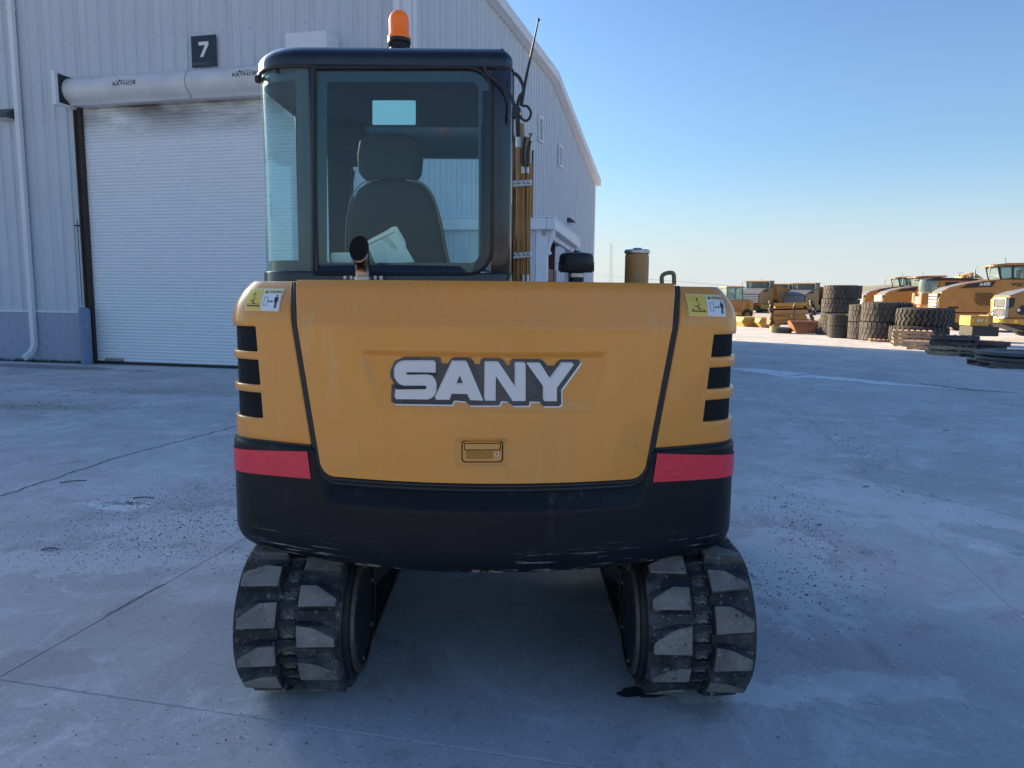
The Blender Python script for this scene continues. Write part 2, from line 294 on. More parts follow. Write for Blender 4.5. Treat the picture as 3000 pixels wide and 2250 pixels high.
# ------------------------------------------------------------------ concrete
def concrete(name, tone=1.0):
    m = bpy.data.materials.new(name); m.use_nodes = True; n = m.node_tree; L = n.links.new; b = n.nodes['Principled BSDF']
    g = n.nodes.new('ShaderNodeNewGeometry'); pos = g.outputs['Position']
    def mp(sc, rz=0, loc=(0, 0, 0)):
        q = n.nodes.new('ShaderNodeMapping'); q.inputs['Scale'].default_value = sc; q.inputs['Rotation'].default_value = (0, 0, rz); q.inputs['Location'].default_value = loc; L(pos, q.inputs[0]); return q.outputs[0]
    def noise(vec, sc, det=6, ro=.6, dist=0):
        t = n.nodes.new('ShaderNodeTexNoise'); t.inputs['Scale'].default_value = sc; t.inputs['Detail'].default_value = det; t.inputs['Roughness'].default_value = ro; t.inputs['Distortion'].default_value = dist; L(vec, t.inputs['Vector']); return t.outputs[0]
    def rng(v, a, c, o0=0, o1=1):
        r = n.nodes.new('ShaderNodeMapRange'); r.inputs[1].default_value = a; r.inputs[2].default_value = c; r.inputs[3].default_value = o0; r.inputs[4].default_value = o1; L(v, r.inputs[0]); return r.outputs[0]
    def mix(f, a, c):
        x = n.nodes.new('ShaderNodeMix'); x.data_type = 'RGBA'
        L(f, x.inputs[0])
        for i, q in ((6, a), (7, c)):
            if isinstance(q, tuple): x.inputs[i].default_value = (*q, 1)
            else: L(q, x.inputs[i])
        return x.outputs[2]
    def mul(a, c):
        x = n.nodes.new('ShaderNodeMath'); x.operation = 'MULTIPLY'
        for i, q in ((0, a), (1, c)):
            if isinstance(q, float): x.inputs[i].default_value = q
            else: L(q, x.inputs[i])
        return x.outputs[0]
    T = lambda r_, g_, b_: (r_*tone, g_*tone, b_*tone)
    n1 = noise(mp(I3), .55, 8, .65, .6)
    c = mix(rng(n1, .38, .62), T(.235, .230, .226), T(.315, .31, .306))
    n2 = noise(mp((1, 1, 1), 0, (5, 3, 0)), 2.3, 8, .7, .9)
    c = mix(rng(n2, .54, .66, 0, .6), c, T(.39, .385, .38))
    c = mix(rng(n2, .32, .45, .6, 0), c, T(.15, .145, .135))
    n3 = noise(mp((6, .55, 1), R(38)), 2.2, 5, .7)          # scrape marks
    c = mix(rng(n3, .60, .72, 0, .45), c, T(.42, .42, .42))
    n3b = noise(mp((.5, 7, 1), R(-12), (3, 0, 0)), 1.7, 5, .7)
    c = mix(rng(n3b, .60, .75, 0, .4), c, T(.165, .16, .16))
    n4 = noise(mp(I3), 30, 7, .8)
    c = mix(rng(n4, .54, .68, 0, .6), c, T(.10, .125, .12))
    n5 = noise(mp(I3, 0, (9, 1, 0)), 60, 6, .7)
    c = mix(rng(n5, .58, .68, 0, .6), c, T(.52, .51, .49))
    def ell(px, py, rx, ry, rz, col, k, ns):
        nonlocal c
        g0 = gp(px, py); q = n.nodes.new('ShaderNodeMapping'); q.vector_type = 'TEXTURE'; q.inputs['Location'].default_value = g0; q.inputs['Rotation'].default_value = (0, 0, rz); q.inputs['Scale'].default_value = (rx, ry, 1); L(pos, q.inputs[0])
        le = n.nodes.new('ShaderNodeVectorMath'); le.operation = 'LENGTH'; L(q.outputs[0], le.inputs[0])
        ad = n.nodes.new('ShaderNodeMath'); ad.operation = 'ADD'; L(le.outputs['Value'], ad.inputs[0]); L(rng(noise(mp(I3, 0, (px*.01, 0, 0)), ns, 6, .7), .2, .8, -.9, .9), ad.inputs[1])
        c = mix(rng(ad.outputs[0], 1.0, .75, 0, k), c, col)
    P_ = T(.41, .405, .395); D_ = T(.15, .145, .14)
    ell(345, 1478, .30, .12, -.2, P_, .9, 3); ell(600, 1540, .75, .45, .2, P_, .45, 5); ell(300, 1640, .9, .25, .1, P_, .4, 4); ell(700, 1740, .35, .15, 0, P_, .3, 6)
    ell(2200, 2030, .42, .10, -.05, P_, .75, 6); ell(2500, 2010, .5, .14, 0, P_, .4, 6); ell(2300, 1650, .35, .9, -.3, P_, .5, 4); ell(2700, 1500, .6, 1.2, .5, P_, .35, 4)
    ell(120, 1075, 2.6, .35, -.24, T(.13, .115, .11), .8, 1.2); ell(60, 1960, .35, .2, .2, D_, .4, 5); ell(2960, 1580, .25, .5, .6, D_, .35, 4)
    ell(60, 1190, 1.6, .3, -.1, T(.17, .16, .13), .5, 3); ell(560, 1150, 2.2, .35, -.1, T(.17, .16, .13), .4, 3)
    L(c, b.inputs['Base Color'])
    b.inputs['Roughness'].default_value = .8; b.inputs['Specular IOR Level'].default_value = .35
    L(rng(n1, .35, .65, .7, .92), b.inputs['Roughness'])
    mfine = n.nodes.new('ShaderNodeMath'); mfine.operation = 'ADD'
    L(noise(mp(I3), 55, 8, .75), mfine.inputs[0]); L(mul(n2, 1.4), mfine.inputs[1])
    bp = n.nodes.new('ShaderNodeBump'); bp.inputs['Strength'].default_value = .55; bp.inputs['Distance'].default_value = .006; L(mfine.outputs[0], bp.inputs['Height']); L(bp.outputs[0], b.inputs['Normal'])
    return m
M['concrete'] = concrete('yard_concrete', 2.05)
# ------------------------------------------------------------------ ground
MB().add([(-1500, -1500, -.005), (1500, -1500, -.005), (1500, 2500, -.005), (-1500, 2500, -.005)], [(0, 1, 2, 3)]).build('ground', mat('yard_ground', (.44, .41, .37), .9, noise=[(.6, (.50, .46, .41), .4, .65, I3), (.03, (.16, .17, .10), .5, .6, I3)]), None, 0, kind='structure')
SLOPE = math.atan(-.222); du, dv = Vector((math.cos(SLOPE), math.sin(SLOPE), 0)), Vector((-math.sin(SLOPE), math.cos(SLOPE), 0))
paving = empty('concrete_paving', (0, 0, 0), kind='structure')
P_ = 4.58; sl = MB()
hw = P_/2-.0018
sl.add([(-hw, -hw, -.004), (hw, -hw, -.004), (hw, hw, -.004), (-hw, hw, -.004), (-hw+.003, -hw+.003, 0), (hw-.003, -hw+.003, 0), (hw-.003, hw-.003, 0), (-hw+.003, hw-.003, 0)], [(4, 5, 6, 7), (0, 1, 5, 4), (1, 2, 6, 5), (2, 3, 7, 6), (3, 0, 4, 7)])
slm = sl.mesh('slab')
for i in range(-6, 9):
    for j in range(-4, 9):
        c = du*(1.81+P_*(i+.5)) + dv*(2.40+P_*(j+.5))
        add('slab', slm, M['concrete'], paving, c, SLOPE)
def ribbon(name, pts, wd, m, z=.004, jag=.0, n=8, parent=paving):
    P = []
    for a, b in zip(pts, pts[1:]):
        a, b = Vector(a), Vector(b)
        for k in range(n): P.append(a.lerp(b, k/n))
    P.append(Vector(pts[-1])); mb = MB(); vs = []
    for i, p in enumerate(P):
        t = (P[min(i+1, len(P)-1)]-P[max(i-1, 0)]).normalized(); q = Vector((-t.y, t.x, 0))
        off = q*rnd.uniform(-jag, jag); ww = wd(i/(len(P)-1)) if callable(wd) else wd
        a, b = p+off+q*ww*rnd.uniform(.6, 1.1), p+off-q*ww*rnd.uniform(.6, 1.1)
        vs += [(a.x, a.y, z), (b.x, b.y, z)]
    mb.add(vs, [(2*i, 2*i+1, 2*i+3, 2*i+2) for i in range(len(P)-1)])
    return mb.build(name, m, parent, 0)
ribbon('crack', [gp(*q) for q in [(-60, 1478), (0, 1455), (180, 1395), (360, 1335), (560, 1285), (720, 1242)]], .012, M['crackfill'], .002, .02, 14)
ribbon('crack', [gp(*q) for q in [(2583, 1423), (2640, 1436), (2740, 1458), (2860, 1485), (3040, 1530)]], .0035, M['crackfill'], .002, .008, 14)
ribbon('crack', [gp(*q) for q in [(310, 1805), (400, 1752), (480, 1712)]], .004, M['crackfill'], .002, .006, 14)
wavy = lambda a, b: (lambda t: a+b*math.sin(3.14159*min(1, t*1.0))*(.6+.4*math.sin(t*17)))
st = ribbon('chalk_streak', [gp(*q) for q in [(2100, 1073), (2170, 1081), (2260, 1090), (2330, 1101), (2420, 1107), (2500, 1114), (2600, 1125), (2700, 1132), (2800, 1139)]], lambda t: .08+.36*math.sin(min(1, t*1.02)*3.1)*(1-.35*t)+(.22 if .15 < t < .40 else 0), M['streak'], .004, .03, 6)
st2 = ribbon('dirt_streak', [gp(*q) for q in [(2680, 1121), (2760, 1132), (2850, 1143), (2980, 1151)]], lambda t: .02+.10*math.sin(t*3.1), M['streakdirt'], .003, .03, 6)
def blob(name, c, rx, ry, m, z, seed, n=40, parent=paving):
    q = random.Random(seed); ph = [q.uniform(0, 6.3) for _ in range(6)]; vs = [(c.x, c.y, z)]
    for i in range(n):
        a = i*2*math.pi/n; k = 1+.16*math.sin(2*a+ph[0])+.12*math.sin(3*a+ph[1])+.09*math.sin(5*a+ph[2])+.06*math.sin(9*a+ph[3])+q.uniform(-.03, .03)
        vs.append((c.x+rx*k*math.cos(a), c.y+ry*k*math.sin(a), z))
    return MB().add(vs, [(0, 1+i, 1+(i+1) % n) for i in range(n)]).build(name, m, parent, 0)
blob('oil_stain', gp(1880, 2030), .085, .05, M['oil'], .004, 3)
# gravel and crumbs: nobody could count them
gv, gf = [], []
def stone(p, s):
    b = len(gv); a = rnd.uniform(0, 6.3); h_ = s*rnd.uniform(.35, .8)
    for k in range(5):
        t = a+k*1.2566; r_ = s*rnd.uniform(.6, 1.1); gv.append((p.x+r_*math.cos(t), p.y+r_*math.sin(t), .0005))
    gv.append((p.x+rnd.uniform(-.3, .3)*s, p.y+rnd.uniform(-.3, .3)*s, h_))
    for k in range(5): gf.append((b+k, b+(k+1) % 5, b+5))
def cluster(px, py, sx, sy, n, smin, smax, ang=0):
    c = gp(px, py); ca, sa = math.cos(ang), math.sin(ang)
    for _ in range(n):
        a, b = rnd.gauss(0, sx), rnd.gauss(0, sy)
        p = Vector((c.x+a*ca-b*sa, c.y+a*sa+b*ca, 0)); stone(p, rnd.uniform(smin, smax)*(1.8 if rnd.random() < .06 else 1))
cluster(560, 1500, .5, .5, 2600, .002, .0075)
cluster(430, 1590, .55, .3, 2200, .002, .0065)
cluster(360, 1475, .12, .03, 260, .003, .008)
cluster(640, 1430, .4, .3, 600, .002, .007)
cluster(80, 1190, .9, .2, 500, .005, .016); cluster(420, 1145, 1.6, .25, 500, .005, .016)
cluster(2350, 1540, .16, .75, 800, .003, .010, -.25)
cluster(2480, 1300, .18, 1.2, 330, .005, .013, -.15)
cluster(2250, 1720, .16, .3, 260, .003, .009)
cluster(1750, 1900, .8, .4, 160, .002, .005); cluster(700, 2150, .6, .15, 220, .002, .006)
for _ in range(1700):
    px, py = rnd.uniform(-100, 3100), 1100+1150*rnd.random()**1.0
    p = gp(px, py); stone(p, rnd.uniform(.0012, .0030)*max(1, p.y*.45))
gm = bpy.data.meshes.new('gravel'); gm.from_pydata(gv, [], gf)
add('gravel', gm, M['stone'], None, (0, 0, 0), 0, kind='stuff', label='loose gravel crumbs scattered over the concrete', cat='gravel')
for (px, py, ln, an) in [(420, 1461, .16, .1), (215, 1413, .2, .4), (145, 1612, .10, .2), (2537, 1429, .05, .2), (2770, 1263, .07, -.1)]:
    c = gp(px, py); mb = MB()
    mb.tube(smoothpts([c+Vector((-ln/2*math.cos(an), -ln/2*math.sin(an), .006)), c+Vector((0, .008, .012)), c+Vector((ln/2*math.cos(an), ln/2*math.sin(an), .006))], 4), .005, 5)
    lab = {420: 'thin dark twig lying beside the pale dust patch on the left', 215: 'curled dry leaf stalk on concrete below the long weedy crack', 145: 'short brown twig at the lower left edge of the gravel', 2537: 'small brown chip of wood near the joint crossing on the right', 2770: 'small dark stick on the open concrete far right'}[px]
    mb.build('twig', M['pole'], None, 30, label=lab, cat='twig')
# ------------------------------------------------------------------ warehouse
A0 = gp(0, 1055); dA = Vector((1, -.24, 0)).normalized(); nA = Vector((-.24, -1, 0)).normalized()   # nA: out of wall A, to the camera
def uzA(x, y, out=0.0):
    d = ray(x, y); t = ((A0+nA*out-CAM).dot(nA))/d.dot(nA); p = CAM+d*t; return (p-A0).dot(dA), p.z
def WA(u, out, z): return A0+dA*u+nA*out+Vector((0, 0, z))
UC = uzA(1205, 900)[0]; C0 = WA(UC, 0, 0)
_d = ray(1738, 700); F0 = Vector((_d.x, _d.y, 0))*(35/(_d.x+_d.y))  # far corner shifted from its true place to set the cast shadow edge
dB = (F0-C0).normalized(); LB = (F0-C0).length; nB = Vector((dB.y, -dB.x, 0))     # out of wall B, to the right
def tzB(x, y, out=0.0):
    d = ray(x, y); t = ((C0+nB*out-CAM).dot(nB))/d.dot(nB); p = CAM+d*t; return (p-C0).dot(dB), p.z
def WB(t, out, z): return C0+dB*t+nB*out+Vector((0, 0, z))
aA = math.atan2(dA.y, dA.x); aB = math.atan2(dB.y, dB.x)
t1, z1 = tzB(1440, 0); t2, z2 = tzB(1615, 222); t3, z3 = tzB(1741, 530)
def roofz(t): return z2+(z1-z2)*(t-t2)/(t1-t2) if t < t2 else z2+(z3-z2)*(t-t2)/(t3-t2)
ZC = roofz(0)
WH = empty('warehouse', C0, label='large pale grey metal-sided warehouse with a roll-up door and low-pitched gable', cat='building')
# core body, closed, behind the sheets
core = MB(); back = -46.0
prof = [(0.0, 0.0), (0.0, ZC-.05), (t2, z2-.05), (LB, roofz(LB)-.05), (LB, 0.0)]
e = -.06
def CB(t, z, k): p = WB(t, e, z)+dA*k; return p
cp = [(.06 if i in (0, 1) else t-(.02 if i > 2 else 0), z) for i, (t, z) in enumerate(prof)]
core.add([CB(t, z, 0) for t, z in cp]+[CB(t, z, back) for t, z in cp], [(0, 1, 2, 3, 4), (9, 8, 7, 6, 5), (0, 5, 6, 1), (3, 8, 9, 4)])
core.build('inner_wall', M['mortar'], WH, 0)
rf = MB()
for (a, b) in ((0, t2), (t2, LB)):
    q = []
    for t in (a, b):
        tt = t-.25 if t == 0 else (t+.12 if t == LB else t); zz = roofz(tt)
        q.append((tt, zz))
    (ta, za), (tb, zb) = q
    vs = [WB(ta, .22, za), WB(tb, .22, zb), WB(tb, .22, zb)+dA*(back-.3), WB(ta, .22, za)+dA*(back-.3)]
    vs += [v+Vector((0, 0, .10)) for v in vs]
    rf.add(vs, [(0, 1, 2, 3), (7, 6, 5, 4), (0, 4, 5, 1), (1, 5, 6, 2), (2, 6, 7, 3), (3, 7, 4, 0)])
rf.build('roof', M['trim'], WH, 0)
rt = MB()
for (a, b) in ((-.25, t2), (t2, LB+.12)):
    za, zb = roofz(a), roofz(b)
    vs = [WB(a, .02, za-.16), WB(b, .02, zb-.16), WB(b, .25, zb-.14), WB(a, .25, za-.14), WB(a, .02, za+.12), WB(b, .02, zb+.12), WB(b, .25, zb+.12), WB(a, .25, za+.12)]
    rt.add(vs, [(0, 1, 2, 3), (7, 6, 5, 4), (0, 4, 5, 1), (1, 5, 6, 2), (2, 6, 7, 3), (3, 7, 4, 0)])
rt.build('rake_trim', M['trim'], WH, 30)
PW = .915
def ribs(wd=PW, depth=.034, minor=True):
    x = 0; out = [(0, 0)]
    for k in range(3):
        c = (k+.5)*wd/3
        out += [(c-.045, 0), (c-.022, depth), (c+.022, depth), (c+.045, 0)]
        if minor:
            for d in (.09, .13):
                if c+d+.012 < (k+1)*wd/3+.2 and c+d+.012 < wd: out += [(c+d-.012, 0), (c+d, .005), (c+d+.012, 0)]
    out.append((wd-.004, 0)); return [p for i, p in enumerate(out) if i == 0 or p[0] > out[i-1][0]+1e-4]
prf = ribs()
def sheet(z0, z1f, pr=prf):
    m = MB(); vs = []
    for x, y in pr: vs += [(x, -y, z0), (x, -y, z1f(x) if callable(z1f) else z1f)]
    m.add(vs, [(2*i, 2*i+2, 2*i+3, 2*i+1) for i in range(len(pr)-1)]); return m
# the door's place
UD0, _ = uzA(262, 900); UD1 = 2*uzA(594, 160)[0]-UD0; ZH = 5.62
meA = sheet(1.17, ZC-.02).mesh('panel'); meD = sheet(5.9, ZC-.02).mesh('panel_over_door')
u = UC-.12-PW; k = 0
while u > -9:
    over = u+PW > UD0 and u < UD1
    if over and (u < UD0 or u+PW > UD1):
        # cut sheet beside the opening
        lo, hi = (0, UD0-u) if u < UD0 else (UD1-u, PW)
        pr = [p for p in prf if lo+.001 < p[0] < hi-.001]; pr = [(lo, 0)]+pr+[(hi, 0)]
        add('wall_panel', sheet(1.17, 5.9, pr).mesh('panel_cut'), M['siding'], WH, WA(u, 0, 0), aA)
    add('wall_panel', meD if over else meA, M['siding'], WH, WA(u, 0, 0), aA); u -= PW; k += 1
core2 = MB(); 
for (a, b, z0, zt) in ((-9.2, UD0, 0, ZC-.1), (UD1, UC-.02, 0, ZC-.1), (UD0, UD1, 5.8, ZC-.1)):
    vs = [WA(a, -.02, z0), WA(b, -.02, z0), WA(b, -.02, zt), WA(a, -.02, zt)]; core2.add(vs, [(0, 1, 2, 3)])
core2.build('wall_backing', M['mortar'], WH, 0)
t = .12; prB = ribs(PW, .038, False)
while t < LB-.15:
    wd = min(PW, LB-.12-t); pr = [p for p in prB if p[0] <= wd]
    if pr[-1][0] < wd-.004: pr.append((wd-.004, pr[-1][1]))
    if len(pr) > 1: add('wall_panel', sheet(.35, lambda x, t=t: roofz(t+x)-.10, pr).mesh('gable_panel'), M['siding'], WH, WB(t, 0, 0), aB)
    t += PW
tr = MB()
def barA(m, u0, u1, o0, o1, z0, z1):
    vs = [WA(a, b, c) for a in (u0, u1) for b in (o0, o1) for c in (z0, z1)]
    m.add(vs, [(0, 1, 3, 2), (4, 6, 7, 5), (0, 4, 5, 1), (2, 3, 7, 6), (0, 2, 6, 4), (1, 5, 7, 3)]); return m
def barB(m, u0, u1, o0, o1, z0, z1):
    vs = [WB(a, b, c) for a in (u0, u1) for b in (o0, o1) for c in (z0, z1)]
    m.add(vs, [(0, 1, 3, 2), (4, 6, 7, 5), (0, 4, 5, 1), (2, 3, 7, 6), (0, 2, 6, 4), (1, 5, 7, 3)]); return m
barA(MB(), UC-.24, UC+.045, -.02, .05, 0, ZC).build('corner_trim', M['trim'], WH, 0)
barB(MB(), .046, .22, -.02, .052, 0, ZC-.1).build('corner_trim', M['trim'], WH, 0)
barB(MB(), LB-.16, LB+.03, -.02, .055, 0, roofz(LB)-.12).build('corner_trim', M['trim'], WH, 0)
barA(MB(), -9.2, UD0-.02, -.02, .06, 1.125, 1.17).build('sill_trim', M['trim'], WH, 0)
barA(MB(), UD1+.02, UC-.25, -.02, .06, 1.125, 1.17).build('sill_trim', M['trim'], WH, 0)
barA(MB(), -9.2, UC, -.02, .14, ZC-.12, ZC+.1).build('eave_gutter', M['trim'], WH, 0)
# blocks of the wainscot
bk = MB(); bk.box((.2, 0, .0925), (.393, .16, .180)); bkm = bk.mesh('block')
barA(MB(), -9.2, UD0-.2, -.18, .028, 0, 1.125).build('block_mortar', M['mortar'], WH, 0)
barA(MB(), UD1+.2, UC-.25, -.18, .028, 0, 1.125).build('block_mortar', M['mortar'], WH, 0)
for row in range(6):
    for (a, b) in ((-3.2, UD0-.20), (UD1+.2, UC-.25)):
        u = a-(.2 if row % 2 else 0)
        while u < b-.05:
            if u+.4 <= b+.01: add('block', bkm, M['block'], WH, WA(u, -.046, .006+row*.1865), aA)
            else:
                wd = b-u; m_ = MB().box((wd/2, 0, .0925), (wd-.007, .16, .180)); add('block', m_.mesh('half_block'), M['block'], WH, WA(u, -.046, .006+row*.1865), aA)
            u += .4
# screws
sc = MB()
for zz in (1.28, 2.05, 3.45, 4.85, 5.3, 6.85, 8.3):
    u = UC-.12-PW
    while u > -5:
        for q in range(3):
            uu = u+(q+.5)*PW/3-.07
            if not (UD0-.05 < uu < UD1+.05 and zz < 6.3): sc.add([WA(uu, .003, zz), WA(uu+.018, .003, zz), WA(uu+.018, .003, zz+.018), WA(uu, .003, zz+.018), WA(uu+.009, .010, zz+.009)], [(0, 1, 4), (1, 2, 4), (2, 3, 4), (3, 0, 4)])
        u -= PW
sc.build('screws', M['fixture'], WH, 0, kind='stuff')
# downspouts
def downspout(us, elbow, x0):
    m_ = MB(); barA(m_, us-.06, us+.06, .06, .16, .38, ZC-.05)
    if elbow:
        for (a, b) in ((.38, .22), (.22, .10)):
            o0 = {.38: .11, .22: .17, .10: .32}; x0_ = {.38: 0, .22: -.03, .10: -.10}
            pa, pb = WA(us+x0_[a], o0[a], a), WA(us+x0_[b], o0[b], b)
            m_.bar(pa+(pa-pb)*.15, pb, .12, .10, up=dA)
    o = m_.build('downspout', M['trim'], WH, 30, bevel=.012)
    for z in (2.6, 5.1, 7.6): barA(MB(), us-.075, us+.075, .055, .168, z, z+.035).build('strap', M['trim'], o, 0)
downspout(uzA(52, 300, .1)[0], True, 0)
downspout(uzA(1163, 60, .1)[0], False, 0)
rc = MB(); barA(rc, uzA(1186, 60)[0]-.13, uzA(1186, 60)[0], .0, .04, 0, ZC-.1); 
# roll-up door
door = empty('roll_up_door', C0); door.parent = WH; door.location = (0, 0, 0); WL[door] = Vector(C0)
NS = 80; pit = 5.66/NS; smb = MB(); wD = UD1-UD0-.16; pr = []
for k in range(5):
    a = k/4; pr.append((.004+.016*math.sin(a*math.pi)**.7, a*(pit-.010)))
pr.append((.002, pit-.001))
vs = []
for o_, z in pr: vs += [(0, -o_, z), (wD, -o_, z)]
smb.add(vs, [(2*i, 2*i+1, 2*i+3, 2*i+2) for i in range(len(pr)-1)]); sm = smb.mesh('slat', 50)
def slatmat():
    m = mat('shutter_slat', (.86, .87, .86), .42); n = m.node_tree; L = n.links.new; b = n.nodes['Principled BSDF']
    g = n.nodes.new('ShaderNodeNewGeometry'); sp = n.nodes.new('ShaderNodeSeparateXYZ'); L(g.outputs['Position'], sp.inputs[0])
    mp = n.nodes.new('ShaderNodeMapping'); mp.inputs['Scale'].default_value = (.9, .9, 2.5); L(g.outputs['Position'], mp.inputs[0])
    t = n.nodes.new('ShaderNodeTexNoise'); t.inputs['Scale'].default_value = 1.0; t.inputs['Detail'].default_value = 5; L(mp.outputs[0], t.inputs['Vector'])
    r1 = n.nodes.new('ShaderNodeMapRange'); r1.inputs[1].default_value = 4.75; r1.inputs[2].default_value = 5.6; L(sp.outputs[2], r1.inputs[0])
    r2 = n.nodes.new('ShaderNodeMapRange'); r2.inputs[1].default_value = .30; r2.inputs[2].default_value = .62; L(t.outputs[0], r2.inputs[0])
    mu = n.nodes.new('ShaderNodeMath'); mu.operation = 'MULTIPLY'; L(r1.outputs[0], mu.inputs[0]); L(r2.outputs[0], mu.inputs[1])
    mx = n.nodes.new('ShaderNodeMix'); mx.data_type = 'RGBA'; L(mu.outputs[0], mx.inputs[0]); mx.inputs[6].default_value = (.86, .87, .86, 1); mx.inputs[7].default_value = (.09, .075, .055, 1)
    L(mx.outputs[2], b.inputs['Base Color']); return m
M['slat'] = slatmat()
for k in range(NS): add('slat', sm, M['slat'], door, WA(UD0+.10, -.05, .06+k*pit), aA)
barA(MB(), UD0+.08, UD1-.06, -.09, -.066, .05, 5.8).build('backing', M['darksteel'], door, 0)
barA(MB(), UD0+.10, UD1-.08, -.085, -.02, .012, .062).build('bottom_bar', M['darksteel'], door, 0)
barA(MB(), UD0+.35, UD0+.80, -.018, .03, .07, .13).build('lock_bar', M['steel'], door, 0, bevel=.01)
for (a, b) in ((UD0-.05, UD0+.11), (UD1-.09, UD1+.07)):
    g_ = MB(); barA(g_, a, b, -.03, .05, 0, 5.6); barA(g_, a+.02, a+.05, .05, .10, 0, 5.6); g_.build('guide_track', M['guide'], door, 0)
barA(MB(), UD0-.20, UD0-.05, -.02, .045, 0, 1.16).build('jamb', M['trim'], WH, 0)
ch = MB()
for zz in range(34): c_ = WA(UD0-.10, .09, 1.3+zz*.055); ch.bar(c_, c_+Vector((0, 0, .05)), .016 if zz % 2 else .008, .008 if zz % 2 else .016)
ch.build('pull_chain', M['guide'], door, 0)
barA(MB(), UD0-.20, UD0-.06, .045, .075, 3.02, 3.05).build('hook', M['darksteel'], door, 0)
# hood
uh0, uh1 = uzA(190, 270, .35)[0], UD1+.32
zt = .5*(uzA(208, 226, .3)[1]+uzA(768, 187, .3)[1]); zb = .5*(uzA(231, 311, .3)[1]+uzA(774, 271, .3)[1])
rr = (zt-zb)/2-.02; zc = (zt+zb)/2+.03
hd = MB(); rings = []
prof2 = [(0, rr), (.06, rr)]+[(.16+(rr*1.02)*math.sin(a), rr*math.cos(a)) for a in [k*math.pi/14 for k in range(1, 13)]]+[(.24, -rr-.01), (.22, -rr-.035), (.02, -rr-.035)]
nseg = 2
for i in range(nseg+1):
    u = uh0+(uh1-uh0)*i/nseg; rings.append([WA(u, o_, zc+z) for o_, z in prof2])
hd.loft(rings, caps=True, closed=True)
hood = hd.build('door_hood', M['hood'], WH, 40)
um = uzA(548, 220, .35)[0]; sm_ = MB(); sm_.loft([[WA(u, o_*1.005+.002, zc+z*1.006) for o_, z in prof2[1:-1]] for u in (um-.006, um+.006)], False, False); sm_.build('hood_seam', M['signgrey'], hood, 40)
for uu in (uh0, uh1+.02):
    bmb = MB(); barA(bmb, uu-.02, uu-.012, 0, .58, zc-rr-.07, zc+rr+.06); barA(bmb, uu-.10, uu-.02, .50, .58, zc-rr-.07, zc+rr+.06); barA(bmb, uu-.10, uu-.02, 0, .58, zc-rr-.08, zc-rr-.07)
    bmb.build('hood_bracket', M['trim'], hood, 0)
    barA(MB(), uu-.011, uu-.001, 0, .50, zc-rr-.03, zc+rr+.02).build('hood_end_plate', M['darksteel'], hood, 0)
ub = uzA(840, 120, .5)[0]; barA(MB(), ub, ub+.85, .02, .55, zc-.2, uzA(840, 100, .5)[1]).build('motor_cover', M['trim'], hood, 0, bevel=.01)
def hoodpt(px, py, off=.004):
    u = uzA(px, py, .45)[0]
    # find angle whose projection has this y
    best = None
    for k in range(200):
        a = .15+k*2.6/200; p = WA(u, .16+(rr*1.02+off)*math.sin(a), zc+(rr+off)*math.cos(a)); q = proj(p)
        u += 0
        e_ = abs(q[1]-py)
        if best is None or e_ < best[0]: best = (e_, a, p, q)
    du_ = (px-best[3][0])/ (FPX/16.0); return WA(u+du_, .16+(rr*1.02+off)*math.sin(best[1]), zc+(rr+off)*math.cos(best[1]))
tx = text2d('RAYNOR', .012, 0, 1.0)
for (x0, x1, yb0, yb1, yt0, yt1) in ((329.5, 398, 252, 247, 241, 235.5), (680, 754, 225, 219.5, 214, 208.5)):
    flat(tx, lambda s, t_: hoodpt(x0+(x1-x0)*s, (yb0+(yb1-yb0)*s)*(1-t_)+(yt0+(yt1-yt0)*s)*t_)).build('lettering', M['ink'], hood, 0)
    arc = MB(); P_a = [hoodpt(x0+(x1-x0)*(.12+.88*k/12), (yt0+(yt1-yt0)*k/12)-6.5*math.sin(math.pi*(.25+.6*k/12))+2.5) for k in range(13)]
    arc.tube(P_a, .004, 4)
    q0 = hoodpt(x0+(x1-x0)*.31, yt0-1.0); q1 = hoodpt(x0+(x1-x0)*.31, yt0-9); arc.tube([q0, q0.lerp(q1, .5), q1], [.004, .022, .002], 5)
    arc.build('lettering_arc', M['ink'], hood, 0)
# sign 7 (thing)
sg = empty('door_number_sign', C0, label='square navy sign with a white number seven above the roll-up door', cat='sign')
c4 = [uzA(558, 106, .07), uzA(632, 100, .07), uzA(634, 194, .07), uzA(562, 198, .07)]
u0 = (c4[0][0]+c4[3][0])/2; u1 = (c4[1][0]+c4[2][0])/2; zt_ = (c4[0][1]+c4[1][1])/2; zb_ = (c4[2][1]+c4[3][1])/2
pl = MB(); barA(pl, u0, u1, .05, .062, zb_, zt_); pl.build('plate', M['sign'], sg, 0, bevel=.004)
SU = lambda s, t_, o_=.066: WA(u0+(u1-u0)*s, o_, zb_+(zt_-zb_)*t_)
sev = [(.30, .80), (.70, .80), (.70, .70), (.47, .32), (.34, .32), (.56, .69), (.30, .69)]
flat(filled([sev]), lambda s, t_: SU(s, t_)).build('number', M['white'], sg, 0)
bd = MB(); bd.add([SU(.04, .07), SU(.62, .07), SU(.66, .16), SU(.04, .16)], [(0, 1, 2, 3)])
for q in (.67, .73, .79): bd.add([SU(q, .07), SU(q+.035, .07), SU(q+.075, .16), SU(q+.04, .16)], [(0, 1, 2, 3)])
bd.build('stripe', M['signgrey'], sg, 0)
